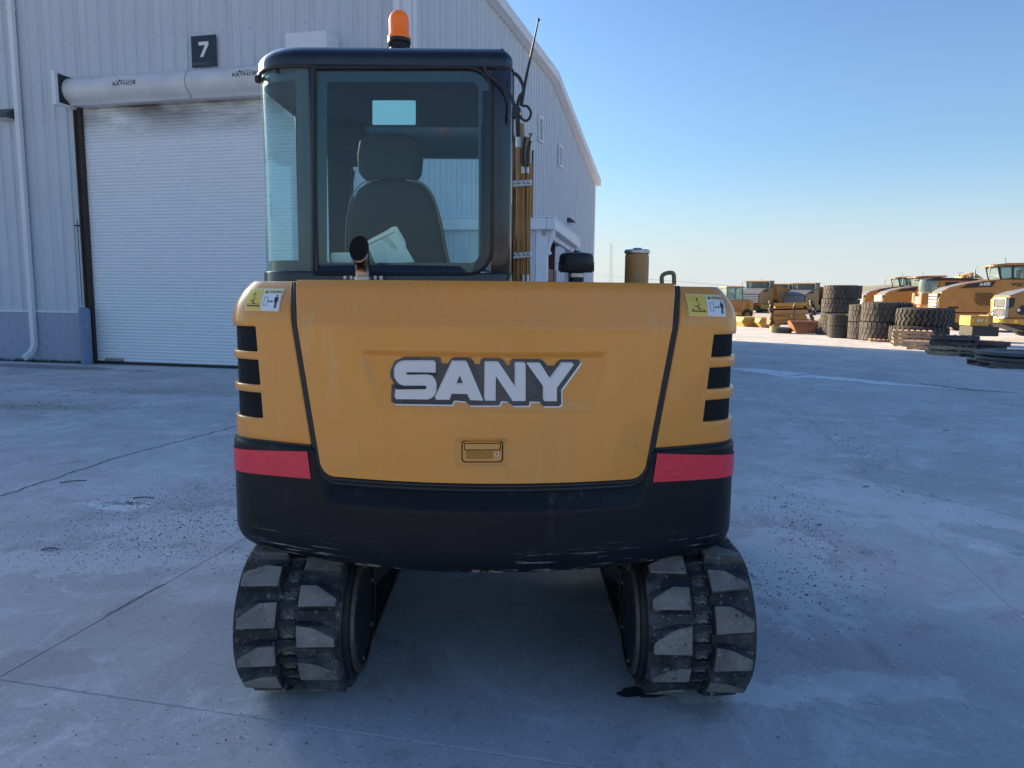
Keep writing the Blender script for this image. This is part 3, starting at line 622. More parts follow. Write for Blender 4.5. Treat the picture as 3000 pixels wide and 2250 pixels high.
# wall lights (things)
def wall_light(P, a, label, s=1.0):
    r_ = empty('wall_light', (0, 0, 0), label=label, cat='light', group='wall lights on the warehouse')
    m_ = MB(); prf_ = [(0, -.02), (0, .20), (.10, .20), (.30, .07), (.32, -.02)]
    m_.prism([(-o_, z) for o_, z in prf_], 'x', -.22, .22); m_.build('housing', M['fixture'], r_, 25, bevel=.012)
    MB().bb((-.18, -.28, -.026), (.18, -.04, -.021)).build('lens', M['lens'], r_, 0)
    r_.location = P; r_.rotation_euler = (0, 0, a); r_.scale = (s, s, s)
uL, zL = uzA(8, 344, .2); wall_light(WA(uL, 0, zL), aA, 'bronze wall light left of the tall white downspout', 1.0)
tL, zL = tzB(1672, 652, .1); wall_light(WB(tL, 0, zL), aB, 'small grey wall light on the side wall beyond the canopy', .8)
# gable vents
for q in (((1574.6, 338.8), (1587, 352), (1587, 422), (1574.6, 409.7)), ((1634.3, 424.2), (1645.5, 437), (1645.5, 494), (1635, 484))):
    a, b = tzB(*q[0]), tzB(*q[2]); v = empty('wall_vent', C0); v.parent = WH; v.location = (0, 0, 0); WL[v] = Vector(C0)
    b = (tzB(q[1][0], q[1][1])[0], b[1]); f_ = MB(); zt_, zb_ = a[1], tzB(*q[3])[1]
    for z in (zt_, zb_): barB(f_, a[0], b[0], .035, .07, z-.03, z+.03)
    for tt in (a[0], b[0]): barB(f_, tt-.03, tt+.03, .034, .068, zb_, zt_)
    f_.build('frame', M['trim'], v, 0)
    for k in range(9):
        z = zb_+(zt_-zb_)*(k+.5)/9; l_ = MB(); l_.add([WB(a[0], .04, z+.03), WB(b[0], .04, z+.03), WB(b[0], .066, z-.03), WB(a[0], .066, z-.03)], [(0, 1, 2, 3)]); l_.build('louvre', M['trim'], v, 0)
# porch with open side (part of the warehouse)
pY = 15.8; pc = atY(1600, 900, pY); pc.z = 0; zg = atY(1600, 668, pY).z; zg1 = atY(1600, 640, pY).z
dP = Vector((.175, 1, 0)).normalized(); nP = Vector((dP.y, -dP.x, 0)); dQ = -nP
porch = empty('porch', C0); porch.parent = WH; porch.location = (0, 0, 0); WL[porch] = Vector(C0)
def PP(a, b, z): return pc+dP*a-nP*b+Vector((0, 0, z))     # a back along side, b to the left
def pbox(m, a0, a1, b0, b1, z0, z1):
    vs = [PP(a, b, c) for a in (a0, a1) for b in (b0, b1) for c in (z0, z1)]
    return m.add(vs, [(0, 1, 3, 2), (4, 6, 7, 5), (0, 4, 5, 1), (2, 3, 7, 6), (0, 2, 6, 4), (1, 5, 7, 3)])
LP = 6.2
pw = MB()
for k in range(7): pbox(pw, 0.02, .05, .25+k*.36, .25+k*.36+.352, .1, zg-.02)
pw.build('front_panels', M['siding'], porch, 0)
pbox(MB(), 0, .22, -.005, .24, 0, zg).build('post', M['trim'], porch, 0, bevel=.01)
pbox(MB(), LP-.6, LP-.3, .0, .2, 0, zg).build('post', M['trim'], porch, 0, bevel=.01)
gt = MB(); pbox(gt, -.16, LP, -.18, .0, zg1-.24, zg1); pbox(gt, -.16, 0, .0, 2.7, zg1-.24, zg1); pbox(gt, -.16, LP, -.18, 2.7, zg1, zg1+.05); gt.build('gutter', M['trim'], porch, 25, bevel=.03, seg=3)
pbox(MB(), .0, LP-.1, .01, .12, zg-.16, zg-.02).build('fascia', M['trim'], porch, 0)
pbox(MB(), .3, LP, 2.3, 2.4, 0, zg).build('back_wall', M['inner'], porch, 0)
pbox(MB(), .0, LP, .0, 2.5, zg+.01, zg+.04).build('ceiling', M['darksteel'], porch, 0)
rs = MB(); pbox(rs, 2.2, 2.42, .3, .5, 0, zg-.05); pbox(rs, 3.9, 4.1, .3, .5, 0, zg-.05); pbox(rs, .3, 4.6, .32, .48, zg-1.05, zg-.75); pbox(rs, .3, 4.0, .9, 1.0, .2, 1.1)
rs.build('steel_frame', M['redsteel'], porch, 0)
for (a0, lab) in ((.10, 0), (LP-.5, 1)):
    dsp = smoothpts([PP(a0, -.10, zg1-.22), PP(a0, -.10, zg1-.34), PP(a0+.04, .0, zg1-.62), PP(a0+.04, .05-.09, zg1-.75)], 5)
    MB().tube(dsp+[PP(a0+.04, -.04, .2)] if lab else dsp, .055, 8).build('porch_downspout', M['trim'], porch, 40)
# weeds at wall base
wv = MB()
for k in range(520):
    u = rnd.uniform(-1.2, UD0-.15); 
    if rnd.random() < .25: u = rnd.choice([.6, 1.2, 1.5, 1.9, 2.2])+rnd.gauss(0, .1)
    b_ = WA(u, .06+abs(rnd.gauss(0, .04)), 0); h_ = rnd.uniform(.02, .075); a = rnd.uniform(0, 6.3)
    t_ = b_+Vector((math.cos(a)*.04, math.sin(a)*.04, h_)); s_ = Vector((-math.sin(a), math.cos(a), 0))*rnd.uniform(.005, .014)
    wv.add([b_-s_, b_+s_, t_+s_*.3, t_-s_*.3], [(0, 1, 2, 3)])
wv.build('weeds', M['weed'], None, 0, label='thin line of green weeds along the foot of the block wall', cat='weeds', kind='stuff')
# bollard
bc = gp(256, 1068); ztop = atY(256, 900, bc.y).z
bl = MB(); r_ = .118
bl.lathe([(0.001, 0), (r_, 0), (r_, ztop-r_*.55)]+[(r_*math.cos(a), ztop-r_*.55+r_*.55*math.sin(a)) for a in (.3, .6, .9, 1.2, 1.5)]+[(.001, ztop)], (0, 0, 0), 28)
bo = bl.build('bollard', M['bollard'], None, 40, label='blue grey steel bollard with a domed top beside the roll-up door', cat='bollard'); bo.location = (bc.x, bc.y, 0)
# ------------------------------------------------------------------ mini excavator
XC = -.11
EX = empty('mini_excavator', (XC, 4.2, 0), label='yellow and black rubber-tracked mini excavator seen squarely from behind', cat='excavator')
class Contour:
    def __init__(s, pts):
        s.p = [Vector((a, b)) for a, b in pts]; s.s = [0]
        for a, b in zip(s.p, s.p[1:]): s.s.append(s.s[-1]+(b-a).length)
        mid = min(range(len(s.p)), key=lambda i: abs(s.p[i].x-s.x0) + (0 if s.p[i].y < s.ymid else 9)) if hasattr(s, 'x0') else 0
        s.o = 0
    def at(s, q):
        q = q+s.o; i = 0
        lo, hi = 0, len(s.s)-1
        while hi-lo > 1:
            m_ = (lo+hi)//2
            if s.s[m_] <= q: lo = m_
            else: hi = m_
        f = (q-s.s[lo])/max(s.s[lo+1]-s.s[lo], 1e-9); p = s.p[lo].lerp(s.p[lo+1], f)
        def tan(j):
            a = s.p[max(j-1, 0)]; b = s.p[min(j+1, len(s.p)-1)]; return (b-a).normalized()
        t = tan(lo).lerp(tan(lo+1), min(max(f, 0), 1)).normalized()
        return p, Vector((t.y, -t.x))          # normal pointing outward for left->right travel seen from behind
    def P(s, q, z, off=0.0):
        p, n = s.at(q); return Vector((p.x+n.x*off, p.y+n.y*off, z))
def body_contour():
    r = []
    for k in range(9): r.append((-1.01, 4.9-(4.9-2.96)*k/8))
    P0, P1, P2 = Vector((-1.01, 2.96)), Vector((-1.01, 2.815)), Vector((-.87, 2.55+.87**2/3.6))
    for k in range(1, 12): t = k/11; r.append(tuple(P0*(1-t)**2+P1*2*t*(1-t)+P2*t*t))
    for k in range(1, 29):
        x = -.87+.87*k/28; r.append((x, 2.55+x*x/3.6))
    full = r+[(-x, y) for x, y in r[-2::-1]]
    return [(x+XC, y) for x, y in full], len(r)-1
_pts, _mid = body_contour(); BC = Contour(_pts); BC.o = BC.s[_mid]; SEND = BC.s[-1]-BC.o
def inv(cont, px, py, insf, off=0.0):
    """surface coordinate (s, z) and point seen at a photo pixel"""
    d = ray(px, py); s_ = d.x*2.75-XC; z = CAMH+d.z*2.7
    if cont is CC: s_ = d.x*3.0-CXM
    for _ in range(14):
        P0 = cont.P(s_, z, -insf(z)+off); q = proj(P0); ex, ey = px-q[0], py-q[1]
        if abs(ex)+abs(ey) < .02: break
        h_ = 1e-3
        a = proj(cont.P(s_+h_, z, -insf(z)+off)); b = proj(cont.P(s_, z+h_, -insf(z+h_)+off))
        j = [[(a[0]-q[0])/h_, (b[0]-q[0])/h_], [(a[1]-q[1])/h_, (b[1]-q[1])/h_]]
        D = j[0][0]*j[1][1]-j[0][1]*j[1][0]
        s_ += max(-.2, min(.2, (ex*j[1][1]-ey*j[0][1])/D)); z += max(-.2, min(.2, (ey*j[0][0]-ex*j[1][0])/D))
    return s_, z, cont.P(s_, z, -insf(z)+off)
CC = None; CXM = 0
def ins_door(z): return (max(0, z-1.53)*.20 + (max(0, z-1.655)/.035)**2*.010)
def ins_panel(z): return .010+max(0, (z-1.53)/.16)**2.2*.085
def ins_cw(z): return (max(0, .80-z)/.14)**2.4*.085
def patch(cont, s0, s1, zs, ns, insf, skip=None, disp=None):
    m_ = MB(); vs = []; nz = len(zs)
    for z in zs:
        a, b = s0(z), s1(z)
        for k in range(ns+1):
            q = a+(b-a)*k/ns; vs.append(cont.P(q, z, -insf(z)+(disp(q, z) if disp else 0)))
    fs = []
    for i in range(nz-1):
        for k in range(ns):
            fs.append((i*(ns+1)+k, i*(ns+1)+k+1, (i+1)*(ns+1)+k+1, (i+1)*(ns+1)+k))
    m_.add(vs, fs); return m_
def solid(o, t, bevel=.008, seg=3, off=-1):
    so = o.modifiers.new('thickness', 'SOLIDIFY'); so.thickness = t; so.offset = off
    if bevel:
        bv = o.modifiers.new('bevel', 'BEVEL'); bv.width = bevel; bv.segments = seg; bv.limit_method = 'ANGLE'; bv.angle_limit = R(50)
    return o
def lin(z0, a, z1, b): return lambda z: a+(b-a)*(z-z0)/(z1-z0)
# added black shell behind all panels keeps the gaps dark
zs = [.70+.97*k/12 for k in range(13)]
core = patch(BC, lambda z: -SEND+.05, lambda z: SEND-.05, zs, 80, lambda z: .045+ins_panel(z)*1.0)
n_ = 81; top = [core.v[12*n_+k] for k in range(n_)]; bot = [core.v[k] for k in range(n_)]
core.add(top, [tuple(range(n_))]); core.add(bot, [tuple(range(n_))[::-1]])
core.build('body_core', M['inner'], EX, 30)
# counterweight
dl0, dl1 = inv(BC, 872, 818, ins_door), inv(BC, 945, 1400, ins_door); dr0, dr1 = inv(BC, 1975, 833, ins_door), inv(BC, 1885, 1400, ins_door)
DL = lin(dl0[1], dl0[0], dl1[1], dl1[0]); DR = lin(dr0[1], dr0[0], dr1[1], dr1[0])
ZDB = inv(BC, 1417, 1417, ins_door)[1]; ZDT = inv(BC, 1417, 823, ins_door)[1]
sc0 = DL(ZDB)-.01; sc1 = DR(ZDB)+.01; ZM = ZDB-.022; ZSIDE = inv(BC, 800, 1299, ins_panel)[1]
nz, ns = 46, 200; vs = []; smin, smax = -SEND+.35, SEND-.35
def topz(q):
    def st(x): x = max(0, min(1, x)); return x*x*(3-2*x)
    w_ = st((sc0-q)/.05+.5)+st((q-sc1)/.05+.5); return ZM+(ZSIDE-ZM)*min(1, w_)
def mid(q):
    def st(x): x = max(0, min(1, x)); return x*x*(3-2*x)
    return st((q-sc0+.02)/.035)*st((sc1+.02-q)/.035)
cwm = MB()
for i in range(nz+1):
    for k in range(ns+1):
        q = smin+(smax-smin)*k/ns; zt_ = topz(q); t_ = i/nz; z = .640+(zt_-.640)*(t_**1.0)
        ledge = mid(q); dz = zt_-z
        off = -(1-math.sqrt(max(0, 1-min(1, max(0, .735-z)/.097)**2)))*(.025+.055*min(1, (abs(q)/.95)**3))-ledge*(.030*max(0, min(1, (.085-dz)/.072)))
        if dz < .008: off -= (.008-dz)/.008*.006
        vs.append(BC.P(q, z, off))
cwm.add(vs, [(i*(ns+1)+k, i*(ns+1)+k+1, (i+1)*(ns+1)+k+1, (i+1)*(ns+1)+k) for i in range(nz) for k in range(ns)])
topring = [BC.P(smin+(smax-smin)*k/ns, topz(smin+(smax-smin)*k/ns), -.09) for k in range(ns+1)]
b0 = len(cwm.v)-(ns+1); cwm.add(topring, []); bb_ = len(cwm.v)-(ns+1)
cwm.f += [(b0+k, b0+k+1, bb_+k+1, bb_+k) for k in range(ns)]
cwm.f.append(tuple(range(ns+1))[::-1])
CWM = M['black'].copy(); CWM.name = 'counterweight_black'; n = CWM.node_tree; b = n.nodes['Principled BSDF']
def scratches():
    L = n.links.new; old = b.inputs['Base Color'].links[0].from_socket
    g = n.nodes.new('ShaderNodeNewGeometry'); sp = n.nodes.new('ShaderNodeSeparateXYZ'); L(g.outputs['Position'], sp.inputs[0])
    def rg(v, a, c, o0=0, o1=1):
        r = n.nodes.new('ShaderNodeMapRange'); r.inputs[1].default_value = a; r.inputs[2].default_value = c; r.inputs[3].default_value = o0; r.inputs[4].default_value = o1; L(v, r.inputs[0]); return r.outputs[0]
    def mu(a, c):
        x = n.nodes.new('ShaderNodeMath'); x.operation = 'MULTIPLY'; L(a, x.inputs[0]); L(c, x.inputs[1]); return x.outputs[0]
    def ns_(sc, st, lo, hi, loc=(0, 0, 0)):
        mp = n.nodes.new('ShaderNodeMapping'); mp.inputs['Scale'].default_value = st; mp.inputs['Location'].default_value = loc; L(g.outputs['Position'], mp.inputs[0])
        t = n.nodes.new('ShaderNodeTexNoise'); t.inputs['Scale'].default_value = sc; t.inputs['Detail'].default_value = 5; t.inputs['Roughness'].default_value = .65; L(mp.outputs[0], t.inputs[0]); return rg(t.outputs[0], lo, hi)
    low = rg(sp.outputs[2], .76, .66)
    f1 = mu(mu(ns_(5, (1, 1, 26), .58, .64), ns_(2.2, I3, .44, .56, (2, 1, 0))), low)
    edge = mu(rg(sp.outputs[2], .655, .645), ns_(16, I3, .54, .60))
    drips = mu(ns_(9, (1, 1, .05), .60, .70, (4, 0, 0)), ns_(3, I3, .45, .7))
    def mix(f, c, c2, k=1.0):
        x = n.nodes.new('ShaderNodeMix'); x.data_type = 'RGBA'; m2 = n.nodes.new('ShaderNodeMath'); m2.operation = 'MULTIPLY'; m2.inputs[1].default_value = k; L(f, m2.inputs[0]); L(m2.outputs[0], x.inputs[0]); L(c, x.inputs[6]); x.inputs[7].default_value = (*c2, 1); return x.outputs[2]
    c = mix(drips, old, (.10, .095, .085), .8); c = mix(f1, c, (.50, .49, .45), .85); c = mix(edge, c, (.42, .36, .26), .8)
    L(c, b.inputs['Base Color'])
scratches()
cw = cwm.build('counterweight', CWM, EX, 45)
# seams of the counterweight and small cuts
for (x, y0, y1) in ((962, 1470, 1640),):
    q = inv(BC, x, y0, ins_cw)[0]
# door
zd = [ZDB+.003*k for k in range(4)]+[ZDB+.012+ (.05-.012)*k/7 for k in range(1, 8)]
zd += [ZDB+.05+(ZDT-.03-ZDB-.05)*k/70 for k in range(1, 71)]+[ZDT-.03+.03*k/6 for k in range(1, 7)]
RC = .05
def cornr(z): 
    h_ = z-ZDB
    return RC-math.sqrt(max(0, RC*RC-(RC-h_)**2)) if h_ < RC else 0
def ss(x): x = max(0, min(1, x)); return x*x*(3-2*x)
rcl = [inv(BC, *q, ins_door)[:2] for q in ((1050, 1022), (1782, 1036), (1740, 1205), (1102, 1200))]
hcl = [inv(BC, *q, ins_door)[:2] for q in ((1328, 1284), (1497, 1290), (1495, 1368), (1330, 1362))]
def ddisp(q, z):
    zt_ = .5*(rcl[0][1]+rcl[1][1]); zb_ = .5*(rcl[2][1]+rcl[3][1])
    f = (z-zb_)/(zt_-zb_); L_ = rcl[3][0]+(rcl[0][0]-rcl[3][0])*f; R_ = rcl[2][0]+(rcl[1][0]-rcl[2][0])*f
    w_ = ss((q-L_)/.022)*ss((R_-q)/.018)*ss((zt_-z)/.018)*ss((z-zb_+.01)/.05)
    d = -w_*(.004+.012*max(0, min(1, f)))
    zc_ = .5*(hcl[0][1]+hcl[2][1]); hz = .5*(hcl[0][1]-hcl[2][1]); qc = .5*(hcl[0][0]+hcl[1][0]); hq = .5*(hcl[1][0]-hcl[0][0])
    w2 = ss((hq-abs(q-qc))/.02)*ss((hz-abs(z-zc_))/.014); return d-.006*w2
dm = patch(BC, lambda z: DL(z)+cornr(z), lambda z: DR(z)-cornr(z), zd, 190, ins_door, disp=ddisp)
DOOR = dm.build('engine_door', M['yellow'], EX, 50, fixn=False); solid(DOOR, .03, .007)
# rubber seal round the door
def edgepts(off, o_):
    pts = []
    for k in range(26): z = ZDT-.012+(ZDB+RC-ZDT+.012)*k/25; pts.append((DL(z)-off, z))
    for k in range(1, 9): a = k/8*math.pi/2; z = ZDB+RC-RC*math.sin(a); pts.append((DL(z)+RC*(1-math.cos(a))-off*math.cos(a), z-off*math.sin(a)))
    qa, qb = pts[-1][0], DR(ZDB)-RC
    for k in range(1, 40): pts.append((qa+(qb-qa)*k/40, ZDB-off))
    for k in range(8, -1, -1): a = k/8*math.pi/2; z = ZDB+RC-RC*math.sin(a); pts.append((DR(z)-RC*(1-math.cos(a))+off*math.cos(a), z-off*math.sin(a)))
    for k in range(1, 26): z = ZDB+RC+(ZDT-.012-ZDB-RC)*k/25; pts.append((DR(z)+off, z))
    return [BC.P(q, z, -ins_door(z)-o_) for q, z in pts]
sb = MB(); sb.tube(edgepts(.011, .012), .009, 8); sb.tube(edgepts(.027, .020), .010, 8); sb.build('door_seal', M['rubberseal'], EX, 60)
# side panels with vents, seals, reflectors, decals
def panel(side):
    g_ = .034
    if side < 0: inner = lambda z: DL(z)-g_; 
    else: inner = lambda z: DR(z)+g_
    rows = [(957, 1030, 748), (1055, 1128, 757), (1152, 1226, 768)] if side < 0 else [(981, 1046, 2092), (1078, 1140, 2078), (1174, 1236, 2062)]
    yx = 720 if side < 0 else 2135
    zr = [(inv(BC, x, a, ins_panel)[1], inv(BC, x, b_, ins_panel)[1]) for a, b_, x in rows]
    sin_ = [inv(BC, x, .5*(a+b_), ins_panel)[0] for a, b_, x in rows]
    ZT = inv(BC, 800, 822, ins_panel)[1] if side < 0 else inv(BC, 2050, 838, ins_panel)[1]
    ZB = ZSIDE+.008
    marks = sorted(set([ZB, ZT]+[v for r in zr for v in r])); zl = []
    for a, b_ in zip(marks, marks[1:]):
        k = max(1, int((b_-a)/.02)); zl += [a+(b_-a)*j/k for j in range(k)]
    zl = zl[:-1]+[zl[-1]+(ZT-zl[-1])*j/3 for j in range(4)]
    def sinz(z): return sin_[2]+(sin_[0]-sin_[2])*(z-zr[2][1])/(zr[0][0]-zr[2][1])
    sout = side*(abs(sin_[0])+.42); send = side*(SEND-.02)
    cols = []
    nA, nB, nC = 24, 16, 12
    m_ = MB(); vs = []
    for z in zl:
        a, b_ = inner(z), sinz(z); inrow = [i for i, r in enumerate(zr) if r[1]-1e-6 <= z <= r[0]+1e-6]
        line = [a+(b_-a)*k/nA for k in range(nA)]+[b_+(sout-b_)*k/nB for k in range(nB)]+[sout+(send-sout)*k/nC for k in range(nC+1)]
        for k, q in enumerate(line):
            d = 0
            if zr[2][1]-.03 < z < zr[0][0]+.012 and not (inrow and min(abs(z-zr[i][0]) for i in inrow) > .004 and min(abs(z-zr[i][1]) for i in inrow) > .004):
                pass
            cols.append(0); vs.append(BC.P(q, z, -ins_panel(z)+d))
    W_ = nA+nB+nC+1
    for i in range(len(zl)-1):
        zc_ = .5*(zl[i]+zl[i+1]); hole = any(r[1] < zc_ < r[0] for r in zr)
        for k in range(W_-1):
            if hole and nA <= k < nA+nB: continue
            f = (i*W_+k, i*W_+k+1, (i+1)*W_+k+1, (i+1)*W_+k); m_.f.append(f if side > 0 else f[::-1])
    m_.v = [tuple(p) for p in vs]
    # top lid going inward
    tp = [vs[(len(zl)-1)*W_+k] for k in range(W_)]
    o = m_.build('side_panel', M['yellow'], EX, 45, fixn=False)
    solid(o, .028, .006, 3, -1)
    # raised vent bars
    for i, z in enumerate([zr[0][1]-.016, zr[1][1]-.016, zr[2][1]-.010, zr[0][0]+.014]):
        b0_ = sinz(z)-side*.012; pts = []
        for k in range(26):
            q = b0_+(sout-side*.03-b0_)*k/25; e_ = min(1, k/3)
            pts.append(BC.P(q, z, -ins_panel(z)-.016+.006*e_))
        if i < 3: MB().tube(pts, [.004]+[.010]*24+[.006], 10).build('vent_bar', M['yellow'], o, 60)
    gz = [zr[2][1]-.01+(zr[0][0]-zr[2][1]+.02)*k/10 for k in range(11)]
    gr = patch(BC, lambda z: sinz(z)-side*.02, lambda z: sout+side*.01, gz, 20, lambda z: ins_panel(z)+.014)
    gr.build('vent_mesh', M['vent'], o, 30)
    return o, inner, send
vm = mat('vent_mesh', (.035, .038, .045), .8, spec=.1); n = vm.node_tree
w1 = n.nodes.new('ShaderNodeTexWave'); w1.inputs['Scale'].default_value = 90; w1.bands_direction = 'Z'; g1 = n.nodes.new('ShaderNodeNewGeometry')
w2 = n.nodes.new('ShaderNodeTexWave'); w2.inputs['Scale'].default_value = 90; w2.bands_direction = 'X'
mx = n.nodes.new('ShaderNodeMath'); mx.operation = 'MAXIMUM'; n.links.new(w1.outputs[1], mx.inputs[0]); n.links.new(w2.outputs[1], mx.inputs[1])
for q in (w1, w2): n.links.new(g1.outputs['Position'], q.inputs[0])
cr = n.nodes.new('ShaderNodeMix'); cr.data_type = 'RGBA'; n.links.new(mx.outputs[0], cr.inputs[0]); cr.inputs[6].default_value = (.004, .005, .006, 1); cr.inputs[7].default_value = (.022, .024, .028, 1)
n.links.new(cr.outputs[2], n.nodes['Principled BSDF'].inputs['Base Color']); M['vent'] = vm
PL, inL, seL = panel(-1); PR, inR, seR = panel(1)
for side, inner, se in ((-1, inL, seL), (1, inR, seR)):
    z0 = ZSIDE-.001; pts = lambda z, o_, e0: [BC.P(inner(z)+(se-side*.4-inner(z))*k/40, z, -ins_panel(z)+o_) for k in range(41)]
    m_ = MB(); m_.tube(pts(z0+.004, -.004, 0), .006, 8); m_.tube(pts(z0-.010, .001, 0), .0065, 8); m_.build('panel_seal', M['rubberseal'], EX, 60)
Z0 = lambda z: 0.0
def surfquad(quad, nx, nz_, off, insf, cont=None):
    cont = cont or BC; c = [inv(cont, x, y, insf)[:2] for x, y in quad]; m_ = MB(); vs = []
    for j in range(nz_+1):
        for i in range(nx+1):
            s_, t_ = i/nx, j/nz_
            q = (c[0][0]*(1-s_)+c[1][0]*s_)*(1-t_)+(c[3][0]*(1-s_)+c[2][0]*s_)*t_; z = (c[0][1]*(1-s_)+c[1][1]*s_)*(1-t_)+(c[3][1]*(1-s_)+c[2][1]*s_)*t_
            vs.append(cont.P(q, z, -insf(z)+off))
    m_.add(vs, [(j*(nx+1)+i, j*(nx+1)+i+1, (j+1)*(nx+1)+i+1, (j+1)*(nx+1)+i) for j in range(nz_) for i in range(nx)]); return m_, c
# red reflective strips wrap a little round the corners
for quad in (((690, 1311), (902, 1322), (912, 1402), (690, 1372)), ((1924, 1328), (2148, 1326), (2150, 1384), (1911, 1412))):
    m_, c = surfquad(quad, 16, 4, .004, Z0); side = -1 if quad[0][0] < 1000 else 1
    m_.build('reflector_strip', M['red'], EX, 40)
    # continuation on the side
    m2 = MB(); e0 = 0 if side < 0 else 1
    (qa, za), (qb, zb_) = (c[0], c[3]) if side < 0 else (c[1], c[2])
    vs = []
    for k in range(9):
        q = qa+side*.22*k/8; vs += [BC.P(q, za-.004*k/8, .004), BC.P(qb+side*.22*k/8, zb_, .004)]
    m2.add(vs, [(2*k, 2*k+1, 2*k+3, 2*k+2) for k in range(8)]); m2.build('reflector_strip', M['red'], EX, 40)
# lettering on the door, traced
def lp(pts): return [(1130+x/3.6867, 1020+y/3.6867) for x, y in pts]
def arcp(cx, cy, rx, ry, a0, a1, n=7): return [(cx+rx*math.cos(R(a0+(a1-a0)*k/n)), cy+ry*math.sin(R(a0+(a1-a0)*k/n))) for k in range(n+1)]
S_ = arcp(205, 258, 105, 103, 265, 95, 14)[::1]
Sp = [(537, 155), (215, 155)]+arcp(213, 262, 113, 107, 270, 180, 6)[1:]+arcp(207, 300, 107, 105, 180, 90, 6)+[(420, 405)]+arcp(425, 424, 16, 18, -80, 80, 5)+[(120, 446), (112, 550), (440, 553)]+arcp(440, 445, 108, 108, 85, 0, 6)+arcp(440, 400, 108, 115, 0, -85, 7)+[(240, 284)]+arcp(232, 276, 18, 12, 120, 240, 4)+[(245, 266), (537, 268)]
Ap = [(727, 158), (880, 158), (1055, 566), (915, 560), (888, 495), (712, 492), (690, 556), (542, 556)]; Ah = [(802, 288), (848, 400), (755, 400)]
Np = [(1083, 165), (1227, 165), (1408, 430), (1410, 172), (1512, 172), (1510, 570), (1372, 570), (1190, 300), (1186, 566), (1078, 566)]
Yp = [(1535, 178), (1680, 178), (1785, 345), (1915, 176), (2040, 176), (1850, 430), (1848, 572), (1712, 572), (1714, 430)]
OUT = [(190, 97), (560, 97), (592, 120), (600, 168), (665, 172), (705, 112), (740, 102), (900, 104), (945, 135), (962, 175), (1018, 176), (1022, 130), (1050, 110), (1230, 110), (1275, 130), (1310, 185), (1342, 188), (1345, 140), (1370, 118), (1665, 120), (1710, 140), (1745, 190), (1825, 192), (1865, 140), (1890, 124), (2085, 126), (2108, 148), (2100, 175), (1895, 450), (1895, 600), (1870, 625), (1700, 625), (1660, 580), (1555, 575), (1545, 620), (1370, 622), (1310, 575), (1245, 572), (1225, 618), (910, 618), (860, 575), (740, 565), (715, 610), (100, 600), (62, 575), (62, 400), (85, 380), (48, 310), (48, 240), (90, 140)]
def onD(x, y, off): return inv(BC, x, y, ins_door, off)[2]-Vector((0, 0, 0))
def grow(p, d): 
    cx, cy = sum(x for x, _ in p)/len(p), sum(y for _, y in p)/len(p); return [(x+(d if x > cx else -d), y+(d if y > cy else -d)) for x, y in p]
def dz_(q, z): return ddisp(q, z)
def lay(loops, mt, nm, off, par=DOOR, thick=0):
    vf = filled([lp(l) for l in loops], 14); m_ = MB()
    def f(x, y):
        s_, z, _p = inv(BC, x, y, ins_door, -.008+off); return BC.P(s_, z, -ins_door(z)+ddisp(s_, z)+off)
    pv = [f(*v[:2]) for v in vf[0]]; m_.add(pv, vf[1]); return m_.build(nm, mt, par, 0)
sh = [(x, y) if y < 200 and x < 2000 else (x+14, y+14) for x, y in OUT]
OUTm = [(x, y) for x, y in OUT]
lay([sh], M['edge'], 'lettering_highlight', .0025); lay([OUTm], M['letterdark'], 'lettering_plate', .004)
chk = mat('letter_checker', (.40, .42, .47), .38, metal=.3); n = chk.node_tree
cc = n.nodes.new('ShaderNodeTexChecker'); cc.inputs['Scale'].default_value = 260; cc.inputs[1].default_value = (.62, .65, .69, 1); cc.inputs[2].default_value = (.54, .57, .61, 1)
g1 = n.nodes.new('ShaderNodeNewGeometry'); mp_ = n.nodes.new('ShaderNodeMapping'); mp_.inputs['Rotation'].default_value = (0, R(45), 0); mp_.inputs['Scale'].default_value = (1, .001, 1); n.links.new(g1.outputs['Position'], mp_.inputs[0]); n.links.new(mp_.outputs[0], cc.inputs[0]); n.links.new(cc.outputs[0], n.nodes['Principled BSDF'].inputs['Base Color'])
lite = mat('letter_bevel_light', (.80, .83, .86), .25, metal=.3)
def sft(p, dx, dy): return [(x+dx, y+dy) for x, y in p]
for L_ in ([Sp], [Ap, Ah], [Np], [Yp]):
    lay([sft(l, -16, -22) for l in L_], M['silver'], 'letter_highlight_face', .0048)  # silver copy shifted up-left paints a highlight on the bevel
for L_ in ([Sp], [Ap, Ah], [Np], [Yp]):
    lay([sft(l, -5, -6) for l in L_], lite, 'letter_bevel', .0058)
    lay(L_, chk, 'letter', .0068)
lay([[(212, 276), (235, 261), (540, 265), (562, 306), (520, 298), (440, 285), (240, 289)]], M['ink'], 'letter_slot', .0074); lay([[(78, 396), (200, 407), (430, 408), (443, 426), (430, 444), (120, 447), (98, 430)]], M['ink'], 'letter_slot', .0074)
